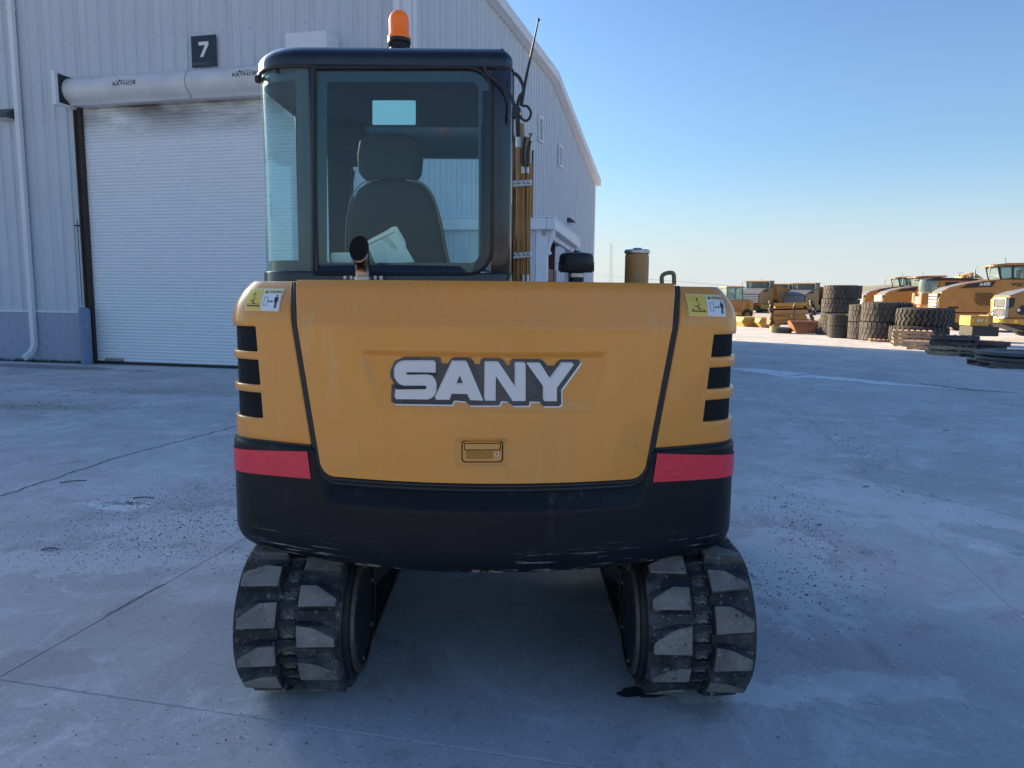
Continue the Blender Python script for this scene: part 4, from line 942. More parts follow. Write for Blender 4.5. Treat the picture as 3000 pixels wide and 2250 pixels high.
# door latch
HQ = ((1353, 1291), (1473, 1293), (1473, 1355), (1353, 1352))
def rrect(x0, y0, x1, y1, r, n=5):
    out = []
    for cx, cy, a in ((x1-r, y0+r, -90), (x1-r, y1-r, 0), (x0+r, y1-r, 90), (x0+r, y0+r, 180)):
        out += [(cx+r*math.cos(R(a+90*k/n)), cy+r*math.sin(R(a+90*k/n))) for k in range(n+1)]
    return out
def onDr(x, y, off): s_, z, p = inv(BC, x, y, ins_door, off); return p
def plate(loop, off0, off1, mt, nm, par, bevel=0, fn=onDr):
    m_ = MB(); m_.loft([[fn(x, y, off0) for x, y in loop], [fn(x, y, off1) for x, y in loop]], True, True); return m_.build(nm, mt, par, 40, bevel=bevel)
LT = plate(rrect(1352, 1290, 1474, 1355, 12), -.02, -.0035, M['inner'], 'door_latch', EX)
plate(rrect(1355.5, 1293, 1470.5, 1352, 10), -.0035, .003, M['yellow'], 'latch_plate', LT, .002)
plate(rrect(1359.5, 1297.5, 1467.5, 1319.5, 4), .003, .0036, M['inner'], 'lever_gap_shade', LT)  # raised black plate paints the dark gap round the lever
plate(rrect(1362, 1300, 1465, 1317, 3), .003, .0075, M['yellow'], 'latch_lever', LT, .0015)
m_ = MB(); m_.loft([[onDr(x, y, .0035) for x, y in rrect(1364, 1319, 1444, 1345, 6)], [onDr(x, y, .0038) for x, y in rrect(1366, 1321, 1442, 1343, 6)]]); m_.build('latch_pocket_shade', mat('pocket_shade_yellow', (.40, .18, .02), .5), LT, 0)  # flat patch; the pocket's shade is put into its darker yellow
cc_ = [(1455.5+6.5*math.cos(k*.524), 1331+6.5*math.sin(k*.524)) for k in range(12)]
plate(cc_, .003, .007, M['zinc'], 'lock', LT, .001)
plate([(1455.5+3*math.cos(k*.785), 1331+3*math.sin(k*.785)) for k in range(8)], .0071, .0074, M['ink'], 'keyhole', LT)
# warning decals: unit square -> parallelogram on panel
def decal(quad, par):
    c = [inv(BC, x, y, ins_panel)[:2] for x, y in quad]      # TL TR BR BL
    def f(s_, t_, off):                                       # t_ from top
        q = (c[0][0]*(1-s_)+c[1][0]*s_)*(1-t_)+(c[3][0]*(1-s_)+c[2][0]*s_)*t_; z = (c[0][1]*(1-s_)+c[1][1]*s_)*(1-t_)+(c[3][1]*(1-s_)+c[2][1]*s_)*t_
        return BC.P(q, z, -ins_panel(z)+off)
    def sheet_(x0, y0, x1, y1, off, mt, nm, p):
        m_ = MB(); vs = []
        for j in range(7):
            for i in range(11): vs.append(f(x0+(x1-x0)*i/10, y0+(y1-y0)*j/6, off))
        m_.add(vs, [(j*11+i, j*11+i+1, (j+1)*11+i+1, (j+1)*11+i) for j in range(6) for i in range(10)]); return m_.build(nm, mt, p, 40)
    B = sheet_(0, 0, 1, 1, .0022, M['deccream'], 'warning_decal', par)
    sheet_(.025, .04, .475, .96, .0034, M['decyellow'], 'decal_field', B); sheet_(.485, .04, .975, .21, .0034, M['deccream'], 'decal_field', B); sheet_(.485, .235, .975, .96, .0034, M['decwhite'], 'decal_field', B)
    def poly(loops, off=.0046, nm='decal_print', mt=M['ink']):
        vf = filled(loops); MB().add([f(v[0], v[1], off) for v in vf[0]], vf[1]).build(nm, mt, B, 0)
    poly([[(.25, .16), (.44, .80), (.07, .80)], [(.25, .25), (.11, .75), (.40, .75)]])
    m_ = MB()
    def ln(a, b_, w_=.012):
        a, b_ = Vector(a), Vector(b_); d = (b_-a).normalized()*w_; q = Vector((-d.y, d.x)); m_.add([f(*p, .0046) for p in (a+q, b_+q, b_-q, a-q)], [(0, 1, 2, 3)])
    ln((.16, .53), (.24, .58)); ln((.27, .48), (.24, .60)); ln((.24, .60), (.28, .70)); ln((.24, .62), (.33, .68)); ln((.17, .68), (.38, .68), .004); ln((.24, .40), (.30, .40), .008); ln((.28, .50), (.34, .46), .006)
    m_.build('decal_print', M['ink'], B, 0)
    poly([[(.52, .19), (.565, .07), (.61, .19)]])
    tv, tf = text2d('WARNING', .01, .0); MB().add([f(.625+.34*x, .185-.105*y, .0046) for x, y in tv], tf).build('decal_print', M['ink'], B, 0)
    poly([[(.55, .36), (.65, .36), (.65, .76), (.55, .76)], [(.56, .375), (.64, .375), (.64, .745), (.56, .745)]])
    poly([[(.67, .56), (.70, .50), (.71, .545), (.76, .545), (.77, .50), (.80, .56), (.77, .62), (.76, .575), (.71, .575), (.70, .62)]])
    poly([[(.83, .37), (.93, .37), (.93, .58), (.91, .58), (.91, .85), (.885, .85), (.885, .60), (.875, .60), (.875, .85), (.85, .85), (.85, .58), (.83, .58)]])
    poly([[(.88+.022*math.cos(k*.63), .31+.040*math.sin(k*.63)) for k in range(10)]])
decal(((737, 844), (837, 846), (819, 913), (719, 910)), PL)
decal(((2004, 860), (2110, 865), (2125, 929), (2017, 925)), PR)
# deck on top of engine hood
deck = MB(); rg_ = [BC.P(-SEND+.1+(2*SEND-.2)*k/60, 1.672, -.10-ins_panel(1.672)) for k in range(61)]
deck.v = [tuple(p) for p in rg_]+[(p.x, p.y, 1.645) for p in rg_]; deck.f = [tuple(range(61)), tuple(range(61, 122))[::-1]]+[(k, k+1, 62+k, 61+k) for k in range(60)]+[(60, 0, 61, 121)]
deck.build('deck', M['yellow'], EX, 0)
# ------------------------------------------------------------------ cab
CXM = -.537; hwid = .527; CY0, CY1 = 3.0, 4.42
def cab_contour():
    r = [(-hwid, CY1)]
    for k in range(1, 9): r.append((-hwid, CY1-(CY1-CY0-.24)*k/8))
    a, b_, c_ = Vector((-hwid, CY0+.24)), Vector((-hwid, CY0+.015)), Vector((-hwid+.21, CY0))
    for k in range(1, 13): t = k/12; r.append(tuple(a*(1-t)**2+b_*2*t*(1-t)+c_*t*t))
    for k in range(1, 21): r.append((-hwid+.21+(2*hwid-.21-.035)*k/20, CY0))
    for k in range(1, 7): q = k/6*math.pi/2; r.append((hwid-.035+.035*math.sin(q), CY0+.035-.035*math.cos(q)))
    for k in range(1, 9): r.append((hwid, CY0+.035+(CY1-CY0-.035)*k/8))
    return [(x+CXM, y) for x, y in r]
_c = cab_contour(); CC = Contour(_c)
i0 = 24; CC.o = CC.s[i0]+(CXM-_c[i0][0]); CS0, CS1 = -CC.o, CC.s[-1]-CC.o
ZR = 2.61
def ins_roof(z): return max(0, (z-2.555)/.055)**2.2*.045
cab = empty('cab', (XC, 4.2, 0)); cab.parent = EX; cab.location = (0, 0, 0); WL[cab] = Vector((XC, 4.2, 0))
def zat(x, y): return inv(CC, x, y, Z0)[1]
ZW1, ZW0 = zat(1180, 198), zat(1180, 797)
SL0 = CS0; q910 = inv(CC, 909, 500, Z0)[0]; q926 = inv(CC, 926, 500, Z0)[0]; q1437 = inv(CC, 1437, 500, Z0)[0]
sLeftFront = CS0
# roof
zr_ = [ZW1+.004+(ZR-ZW1-.004)*k/10 for k in range(11)]
rm = patch(CC, lambda z: CS0, lambda z: CS1, zr_, 90, ins_roof); W_ = 91
fr = [rm.v[0], rm.v[W_-1]]
rm.add([rm.v[k*W_] for k in range(11)]+[rm.v[k*W_+W_-1] for k in range(10, -1, -1)], [tuple(range(22))])
roof = rm.build('roof', M['cabblack'], cab, 45)
for nm, mt_, z0_, z1_, e_ in (('roof_liner', M['inner'], ZW1-.02, ZW1+.03, .02), ('roof_top', M['cabblack'], ZR-.045, ZR-.001, .05)):
    q = MB(); q.bb((CXM-hwid+e_+.10, CY0+e_, z0_), (CXM+hwid-e_, 3.94, z1_)); q.bb((CXM-hwid+e_, CY0+.25, z0_), (CXM-hwid+e_+.10, CY1-.02, z1_)); q.bb((CXM+hwid-.12, 3.94, z0_), (CXM+hwid-e_, CY1-.02, z1_)); q.build(nm, mt_, cab, 0, bevel=.004)
MB().bb((CXM-hwid+.12, 3.94, ZR-.03), (CXM+hwid-.12, CY1-.05, ZR-.02)).build('roof_window', M['glass_clear'], cab, 0)
MB().bb((CXM-hwid+.01, CY1-.17, 1.42), (-.935, CY1-.02, ZW1)).build('inner_pillar', M['inner'], cab, 0, bevel=.01)
gsk = MB(); gsk.tube([CC.P(CS0+(CS1-CS0)*k/90, ZW1+.003, .001) for k in range(91)], .006, 6); gsk.build('roof_seal', M['rubberseal'], cab, 60)
# lower body of cab
lw = patch(CC, lambda z: CS0, lambda z: CS1, [1.58+(ZW0-1.58)*k/6 for k in range(7)], 90, lambda z: -.004-.010*max(0, min(1, (1.70-z)/.06)))
lo = lw.build('lower_frame', M['cabblack'], cab, 45, fixn=False); solid(lo, .05, .006)
# pillars: (s0, s1)
def pillar(a, b_, t_=.05, ins=0.0, nm='pillar'):
    m_ = patch(CC, lambda z: a, lambda z: b_, [ZW0-.002+(ZW1-ZW0+.01)*k/4 for k in range(5)], 10, lambda z: ins); o = m_.build(nm, M['cabblack'], cab, 45, fixn=False); return solid(o, t_, .005)
pillar(q910+.002, q926-.002, .05); pillar(q1437, CS1-1.36+.0, .05) if False else None
pillar(q1437+.004, q1437+.004+.12, .05)
pillar(CS0, CS0+.09); pillar(CS1-.09, CS1)
pillar(CS0+.68, CS0+.74, .04)
# glasses on left: side door window and curved corner
def gpatch(a, b_, nm, mt, z0=None, z1=None, ins=.006, ns=48):
    z0 = z0 or ZW0; z1 = z1 or ZW1
    return patch(CC, lambda z: a, lambda z: b_, [z0+(z1-z0)*k/6 for k in range(7)], ns, lambda z: ins).build(nm, mt, cab, 60)
FR = mat('frit_black', (.012, .014, .018), .25, coat=.6)
cg = gpatch(CS0+.74, q910, 'corner_glass', M['glass_side'])
z_a, z_b = zat(840, 233), zat(840, 762); q868 = inv(CC, 868, 500, Z0)[0]
fm = patch(CC, lambda z: CS0+.74, lambda z: q910, [z_a, .5*(z_a+ZW1), ZW1], 48, lambda z: .018)
fm2 = patch(CC, lambda z: CS0+.74, lambda z: q910, [ZW0, .5*(z_b+ZW0), z_b], 48, lambda z: .018)
fm3 = patch(CC, lambda z: q868, lambda z: q910, [z_b, .5*(z_b+z_a), z_a], 6, lambda z: .018)
fm.add(fm2.v, fm2.f); fm.add(fm3.v, fm3.f); fm.build('glass_border', FR, cg, 60)
gpatch(CS0+.09, CS0+.68, 'door_glass', M['glass_door'])
gpatch(q1437+.124, CS1-.09, 'side_glass', M['glass_clear'])
# rear window with rounded right corners
def rloop(x0, y0, x1, y1, rl, rr_, n=6):
    out = []
    for cx, cy, a, r in ((x1-rr_, y0+rr_, -90, rr_), (x1-rr_, y1-rr_, 0, rr_), (x0+rl, y1-rl, 90, rl), (x0+rl, y0+rl, 180, rl)):
        out += [(cx+r*math.cos(R(a+90*k/n)), cy+r*math.sin(R(a+90*k/n))) for k in range(n+1)]
    return out
def onC(x, y, off): s_, z, p = inv(CC, x, y, Z0, off); return p
oc, ic = rloop(925, 200, 1437, 799, 6, 68), rloop(958, 240, 1402, 770, 8, 24)
N_ = len(oc); oo = [(x+ (0), y) for x, y in oc]
fullc = rloop(912, 190, 1500, 815, 2, 2)
# black metal frame round the rounded glass
fb = MB(); fb.add([onC(x, y, .001) for x, y in fullc]+[onC(x, y, .001) for x, y in oc], [(N_+k, N_+(k+1) % N_, (k+1) % N_, k) for k in range(N_)]); o = fb.build('rear_frame', M['cabblack'], cab, 30, fixn=False); solid(o, .04, .004)
gl = MB(); gl.add([onC(x, y, -.010) for x, y in oc], [tuple(range(N_))]); RG = gl.build('rear_glass', M['glass_rear'], cab, 0)
bo_ = MB(); bo_.add([onC(x, y, -.013) for x, y in oc]+[onC(x, y, -.013) for x, y in ic], [(k, (k+1) % N_, N_+(k+1) % N_, N_+k) for k in range(N_)]); bo_.build('glass_border', FR, RG, 0)
se_ = MB(); lp_ = [onC(x, y, .004) for x, y in rloop(919, 197, 1441, 803, 6, 71, 8)]; se_.tube(lp_+[lp_[0]], .0065, 8, False); se_.build('window_seal', M['rubberseal'], cab, 60)
stq = MB(); stq.add([onC(x, y, -.0145) for x, y in rrect(1091, 294, 1218, 366, 4)], [tuple(range(24))]); stq.build('window_sticker', M['sticker'], RG, 0)
# front of cab
fb = MB()
def fpx(x, y, Y=CY1-.02): return atY(x, y, Y)
zh1, zh0 = fpx(1300, 402).z, fpx(1300, 466).z
fb.bb((CXM-hwid+.01, CY1-.05, zh0), (CXM+hwid-.01, CY1-.01, zh1)); fb.build('front_header', M['cabblack'], cab, 0, bevel=.006)
MB().bb((CXM-hwid, CY1-.05, 1.0), (CXM+hwid, CY1, 1.42)).build('front_panel', M['cabblack'], cab, 0)
MB().bb((CXM-hwid+.03, CY0+.05, 1.0), (CXM+hwid-.03, CY1-.05, 1.05)).build('cab_floor', M['inner'], cab, 0)
MB().bb((CXM-hwid+.03, CY0+.055, 1.55), (CXM+hwid-.03, CY0+.38, 1.62)).build('rear_shelf', M['inner'], cab, 0)
fg = MB(); fg.add([(CXM-hwid+.04, CY1-.03, 1.42), (CXM+hwid-.04, CY1-.03, 1.42), (CXM+hwid-.04, CY1-.03, ZW1), (CXM-hwid+.04, CY1-.03, ZW1)], [(0, 1, 2, 3)]); fg.build('front_glass', M['glass_clear'], cab, 0)
dk = MB(); dk.bb((CXM-hwid+.06, CY1-.55, ZW1-.16), (CXM-hwid+.30, CY1-.06, ZW1-.02)); dk.bb((CXM+hwid-.10, CY1-.4, fpx(1390, 400).z-.02), (CXM+hwid-.05, CY1-.34, fpx(1390, 370).z)); dk.build('roof_console', M['inner'], cab, 0, bevel=.03)
# seat
def SP(Y): return lambda x, y: atY(x, y, Y)
def slab(loop, Y, d, mt, nm, par, bev):
    f_ = SP(Y); m_ = MB(); a = [f_(x, y) for x, y in loop]; m_.loft([[Vector(p) for p in a], [p+Vector((0, d, 0)) for p in a]]); return m_.build(nm, mt, par, 60, bevel=bev, seg=4)
seat = empty('seat', (XC, 4.2, 0)); seat.parent = EX; seat.location = (0, 0, 0); WL[seat] = Vector((XC, 4.2, 0))
bl_ = [(1016, 840), (1012, 740), (1016, 650), (1026, 590), (1045, 552), (1072, 532), (1110, 527), (1190, 527), (1228, 534), (1256, 556), (1276, 596), (1290, 650), (1303, 720), (1318, 790), (1326, 840)]
slab(bl_, 3.50, .13, M['seat'], 'backrest', seat, .035)
slab([(1046, 500), (1043, 450), (1050, 410), (1066, 394), (1110, 388), (1180, 388), (1215, 396), (1232, 412), (1236, 450), (1230, 505), (1220, 528), (1065, 528)], 3.52, .10, M['seat'], 'headrest', seat, .03)
pp = MB(); pp.tube(smoothpts([atY(x, y, 3.498) for x, y in bl_[7:]], 4), .006, 6); pp.tube(smoothpts([atY(x, y, 3.498) for x, y in bl_[:7]], 4), .003, 6); pp.build('piping', M['seatpipe'], seat, 60)
MB().bb((CXM-.25, 3.5, 1.25), (CXM+.28, 4.0, 1.40)).build('cushion', M['seat'], seat, 40, bevel=.04)
md = MB(); md.bb((CXM-.18, 4.3, 2.08), (CXM-.10, 4.34, 2.2)); md.tube([atY(1036, 500, 4.3), atY(1030, 540, 4.3)], .01, 6); md.build('door_latch_inside', M['blackplastic'], cab, 0)
# beacon
bx = atY(1170, 140, 3.35); bcn = empty('beacon', (XC, 4.2, 0)); bcn.parent = EX; bcn.location = (0, 0, 0); WL[bcn] = Vector((XC, 4.2, 0))
sB = 3.3/FPX; zb0 = ZR-.01
MB().lathe([(.001, 0), (28*sB, 0), (28*sB, 14*sB), (33*sB, 18*sB), (33*sB, 27*sB), (28*sB, 30*sB), (.001, 30*sB)], (bx.x, bx.y, atY(1170, 146, 3.35).z), 28).build('base', M['blackplastic'], bcn, 40)
rb = MB()
for k in range(24):
    a = k*math.pi/12; c_ = Vector((bx.x+29*sB*math.cos(a), bx.y+29*sB*math.sin(a), atY(1170, 140, 3.35).z)); rb.box(c_+Vector((0, 0, .008)), (.004, .004, .022))
rb.build('base_ribs', M['blackplastic'], bcn, 0)
zd0 = atY(1170, 116, 3.35).z
MB().lathe([(33*sB, 0), (33*sB, 7*sB), (29.5*sB, 11*sB), (29*sB, 50*sB)]+[(29*sB*math.cos(a), 50*sB+30*sB*math.sin(a)) for a in (.3, .6, .9, 1.2, 1.45)]+[(.001, 80.5*sB)], (bx.x, bx.y, zd0), 32).build('lens', M['amber'], bcn, 60)
MB().lathe([(.001, 0), (12*sB, 0), (12*sB, 40*sB), (.001, 44*sB)], (bx.x, bx.y, zd0+.002), 12).build('lamp_core', M['hood'], bcn, 40)
MB().bb((bx.x-.03, bx.y-.03, ZR-.06), (bx.x+.03, bx.y+.03, zd0-.03)).build('stem', M['blackplastic'], bcn, 0)
# knob left
kb = MB(); kp = atY(765, 232, 3.08); kb.lathe([(.001, -.022), (.013, -.022), (.016, -.012), (.016, -.004), (.007, -.002), (.007, .03)], (kp.x, kp.y, kp.z), 14, 'x', True); kb.build('stay_knob', M['blackplastic'], cab, 40)
# antenna and cables
ant = empty('antenna', (XC, 4.2, 0)); ant.parent = EX; ant.location = (0, 0, 0); WL[ant] = Vector((XC, 4.2, 0))
A_ = lambda x, y, Y=2.97: atY(x, y, Y)
MB().tube([A_(1527, 310), A_(1541, 230), A_(1560, 140), A_(1578, 58)], [.007, .0055, .004, .0026], 8).build('rod', M['blackplastic'], ant, 60)
MB().lathe([(.001, .0)]+[(.006*math.sin(a)+.0001, .006-.006*math.cos(a)) for a in (.6, 1.2, 1.8, 2.4)]+[(.0001, .012)], A_(1578, 58)-Vector((0, 0, .006)), 8).build('tip', M['blackplastic'], ant, 60)
MB().lathe([(.0001, -.012)]+[(.012*math.sin(a), -.012*math.cos(a)) for a in (.5, 1, 1.57, 2.1, 2.6)]+[(.0001, .012)], A_(1524, 333), 14).build('ball_joint', M['zinc'], ant, 60)
bk_ = MB(); bk_.add([A_(1500, 322), A_(1510, 308), A_(1526, 322), A_(1522, 342), A_(1508, 352), A_(1499, 346)], [tuple(range(6))]); o = bk_.build('bracket', M['blackplastic'], ant, 0); solid(o, .03, .004)
for pts in ([(1422, 182), (1420, 195), (1428, 215), (1450, 232), (1480, 262), (1500, 290), (1508, 318)], [(1506, 214), (1520, 226), (1532, 250), (1534, 268), (1522, 285), (1514, 318)], [(1530, 310), (1545, 312), (1555, 328), (1552, 345), (1540, 354), (1526, 345), (1518, 334)]):
    MB().tube(smoothpts([A_(*p) for p in pts], 5), .0068 if pts[0][0] != 1530 else .005, 8).build('cable', M['hose'], ant, 60)
# ------------------------------------------------------------------ exhaust, precleaner, filter, handle
e0 = BC.P(0, 1.67, -.2).y
ex_ = empty('exhaust', (XC, 4.2, 0)); ex_.parent = EX; ex_.location = (0, 0, 0); WL[ex_] = Vector((XC, 4.2, 0))
YE = 2.83; m_ = MB()
def ering(x, y, rx, ry, dy, Y0): c = atY(x, y, Y0); k = Y0/FPX; return [c+Vector((rx*k*math.cos(a), dy*math.sin(a), ry*k*math.sin(a))) for a in [q*math.pi/14 for q in range(28)]]
rad = 22*YE/FPX
mouth = ering(1052, 727, 28, 38, .022, YE-.03)
rings = [ering(1063, 830, 22, 0, rad, YE), ering(1063, 800, 22, 0, rad, YE), ering(1062, 780, 22.5, 6, rad, YE-.002), ering(1059, 757, 25, 20, .027, YE-.015), ering(1054, 736, 27.5, 34, .024, YE-.027), mouth]
m_.loft(rings, False); xp = m_.build('pipe', M['chrome'], ex_, 60, fixn=False)
im = MB(); im.loft([ering(1052, 727, 27.6, 37.6, .022, YE-.0302), ering(1052, 727.5, 26, 36, .021, YE-.0295), ering(1052, 729, 22, 31, .016, YE-.024), ering(1053, 731, 15, 22, .011, YE-.016)], False); im.f.append(tuple(range(84, 112))); im.build('pipe_bore', mat('soot', (.004, .004, .005), .95), ex_, 60)  # shallow sooty cap; its near-black also stands in for the dark hollow
MB().tube([atY(1062, 828, YE), atY(1062, 812, YE)], rad+.005, 24).build('clamp', M['zinc'], ex_, 40)
bo_ = MB()
for x in (1012, 1030, 1100, 1116): p = atY(x, 816, YE); bo_.lathe([(.001, .010), (.008, .010), (.008, -.012)], p, 6)
bo_.build('bolts', M['zinc'], ex_, 0)
MB().bb(atY(990, 826, YE-.02), atY(1120, 821, YE+.1)).build('exhaust_flange', M['blackplastic'], ex_, 0)
YC = 3.15; k_ = YC/FPX; pc_ = empty('precleaner', (XC, 4.2, 0)); pc_.parent = EX; pc_.location = (0, 0, 0); WL[pc_] = Vector((XC, 4.2, 0))
c_ = atY(1688, 798, YC)
MB().lathe([(.001, 0), (46*k_, 0), (49*k_, 4*k_), (50*k_, 22*k_), (52*k_, 23*k_), (52*k_, 29*k_), (50*k_, 30*k_), (49*k_, 46*k_), (44*k_, 53*k_), (20*k_, 57*k_), (10*k_, 58*k_), (8*k_, 62*k_), (.001, 62*k_)], c_, 40).build('cap', M['blackplastic'], pc_, 35)
fl = MB()
for q in range(36):
    a = q*math.pi/18; fl.box(c_+Vector((50.5*k_*math.cos(a), 50.5*k_*math.sin(a), 12*k_)), (.004, .004, 18*k_))
fl.build('cap_fins', M['blackplastic'], pc_, 0)
MB().lathe([(.001, -60*k_), (22*k_, -60*k_), (22*k_, 0), (.001, 0)], c_, 24).build('neck', M['blackplastic'], pc_, 35)
MB().lathe([(22.5*k_, -14*k_), (25*k_, -14*k_), (25*k_, -3*k_), (22.5*k_, -3*k_)], c_, 24, caps=True).build('hose_clamp', M['zinc'], pc_, 35)
YF = 3.3; k_ = YF/FPX; c_ = atY(1864, 828, YF); ca = empty('canister', (XC, 4.2, 0)); ca.parent = EX; ca.location = (0, 0, 0); WL[ca] = Vector((XC, 4.2, 0))
MB().lathe([(.001, -60*k_), (34*k_, -60*k_), (34*k_, 76*k_), (32*k_, 82*k_), (.001, 82*k_)], c_, 36).build('body', M['can'], ca, 35)
MB().lathe([(.001, 83*k_), (36*k_, 83*k_), (36.5*k_, 85*k_), (36.5*k_, 91*k_), (34*k_, 94*k_), (10*k_, 95.5*k_), (.001, 96*k_)], c_, 36).build('lid', M['zinc'], ca, 35)
MB().bb((c_.x-11*k_, c_.y-.02, c_.z+95*k_), (c_.x+11*k_, c_.y+.02, c_.z+99*k_)).build('lid_tab', M['zinc'], ca, 0, bevel=.003)
lb = MB(); vs = []
for q in range(5):
    a = R(-25+q*8); vs += [(c_.x+34.6*k_*math.cos(a), c_.y+34.6*k_*math.sin(a), c_.z+z*k_) for z in (0, 68)]
lb.add(vs, [(2*q, 2*q+2, 2*q+3, 2*q+1) for q in range(4)]); lb.build('label', M['decwhite'], ca, 0)
YH = 2.95; MB().tube(smoothpts([atY(1940, 835, YH), atY(1939, 812, YH), atY(1948, 802, YH), atY(1966, 799, YH), atY(1974, 806, YH), atY(1975, 835, YH)], 5), .0085, 10).build('grab_handle', M['olive'], EX, 60)
# ------------------------------------------------------------------ boom with pipes
bm = empty('boom', (XC, 4.2, 0)); bm.parent = EX; bm.location = (0, 0, 0); WL[bm] = Vector((XC, 4.2, 0))
B_ = lambda x, y, Y=4.9: atY(x, y, Y)
def vbar(x0, x1, y0, y1, Y, d, mt, nm, bev=.006):
    a, b_ = B_(x0, y1, Y), B_(x1, y0, Y); return MB().bb((a.x, Y, a.z-.3), (b_.x, Y+d, b_.z)).build(nm, mt, bm, 0, bevel=bev)
vbar(1440, 1556, 400, 830, 5.0, .35, M['boom'], 'boom_plate', .012)
vbar(1500, 1508, 395, 830, 4.93, .3, mat('boom_dark_brown', (.16, .08, .04), .5), 'boom_flange')  # flange in a darker brown than the boom plate
def pipe(xy, r, mt, nm, Y=4.86): return MB().tube(smoothpts([B_(x, y, Y) for x, y in xy], 4), r, 10).build(nm, mt, bm, 60)
pipe([(1518, 432), (1517, 600), (1516, 720), (1515, 830)], .0115, M['can'], 'pipe')
for y in (478, 594, 692): pipe([(1518-(y-430)*.006, y), (1518-(y-430)*.006, y+6)], .013, M['boom'], 'pipe_collar')
for x in (1533, 1545): pipe([(x+1, 505), (x, 600), (x-.5, 720), (x-1, 812)], .007, M['can'], 'pipe', 4.84)
pipe([(1553, 480), (1552, 600), (1551, 830)], .006, M['can'], 'pipe', 4.88); pipe([(1526, 480), (1526, 830)], .006, M['boom'], 'pipe', 4.9)
for y0 in (535, 745):
    cl = MB(); cl.bar(B_(1502, y0+5, 4.80), B_(1558, y0, 4.80), .02, .042, up=(0, 0, 1))
    for x in (1508, 1522, 1538, 1550): cl.lathe([(.001, -.02), (.012, -.02), (.012, .0), (.001, .0)], B_(x, y0-1, 4.79), 6, 'y')
    cl.build('pipe_clamp', M['zinc'], bm, 0, bevel=.004)
pipe([(1516, 340), (1517, 370), (1518, 402)], .017, M['hose'], 'hose'); pipe([(1518, 402), (1518, 432)], .016, M['zinc'], 'fitting')
pipe([(1533, 488), (1532, 440), (1538, 405), (1548, 388), (1556, 392)], .012, M['hose'], 'hose', 4.82); pipe([(1545, 488), (1547, 440), (1556, 405), (1566, 392)], .012, M['hose'], 'hose', 4.80)
pipe([(1540, 400), (1550, 386), (1562, 390)], .010, M['edge'], 'hose_sleeve', 4.78); pipe([(1556, 412), (1562, 398), (1570, 390), (1567, 398)], .009, M['edge'], 'hose_sleeve', 4.77)
for x in (1533, 1545): pipe([(x, 488), (x, 508)], .012, M['zinc'], 'fitting', 4.82); pipe([(x-1, 805), (x-1, 826)], .013, M['zinc'], 'fitting', 4.82)
pipe([(1561, 440), (1560, 470), (1560, 498)], .006, M['hose'], 'hose', 4.95); vbar(1555, 1564, 478, 494, 4.9, .1, M['boom'], 'boom_lug', .003)
a, b_ = B_(1526, 365, 5.0), B_(1534, 480, 5.0); MB().tube([B_(1529, 362, 5), B_(1531, 480, 5)], .016, 8).build('boom_tip', M['boom'], bm, 60)
# ------------------------------------------------------------------ undercarriage
XT = -.056; YR, YFR = 2.93, 4.90; RB = .285; ZC_ = .322
car = empty('undercarriage', (XC, 4.2, 0)); car.parent = EX; car.location = (0, 0, 0); WL[car] = Vector((XC, 4.2, 0))
LTK = 2*(YFR-YR)+2*math.pi*RB
def tp(s_):                     # position and outward normal round the belt; s=0 at rear wheel, level, going up
    s_ %= LTK; q = math.pi*RB/2
    if s_ < q: a = s_/RB; return Vector((0, YR-RB*math.cos(a), ZC_+RB*math.sin(a))), Vector((0, -math.cos(a), math.sin(a)))
    s_ -= q
    if s_ < YFR-YR: return Vector((0, YR+s_, ZC_+RB)), Vector((0, 0, 1))
    s_ -= YFR-YR
    if s_ < 2*q: a = s_/RB; return Vector((0, YFR+RB*math.sin(a), ZC_+RB*math.cos(a))), Vector((0, math.sin(a), math.cos(a)))
    s_ -= 2*q
    if s_ < YFR-YR: return Vector((0, YFR-s_, ZC_-RB)), Vector((0, 0, -1))
    s_ -= YFR-YR; a = s_/RB; return Vector((0, YR-RB*math.sin(a), ZC_-RB*math.cos(a))), Vector((0, -math.sin(a), -math.cos(a)))
NL = 40; PITC = LTK/NL
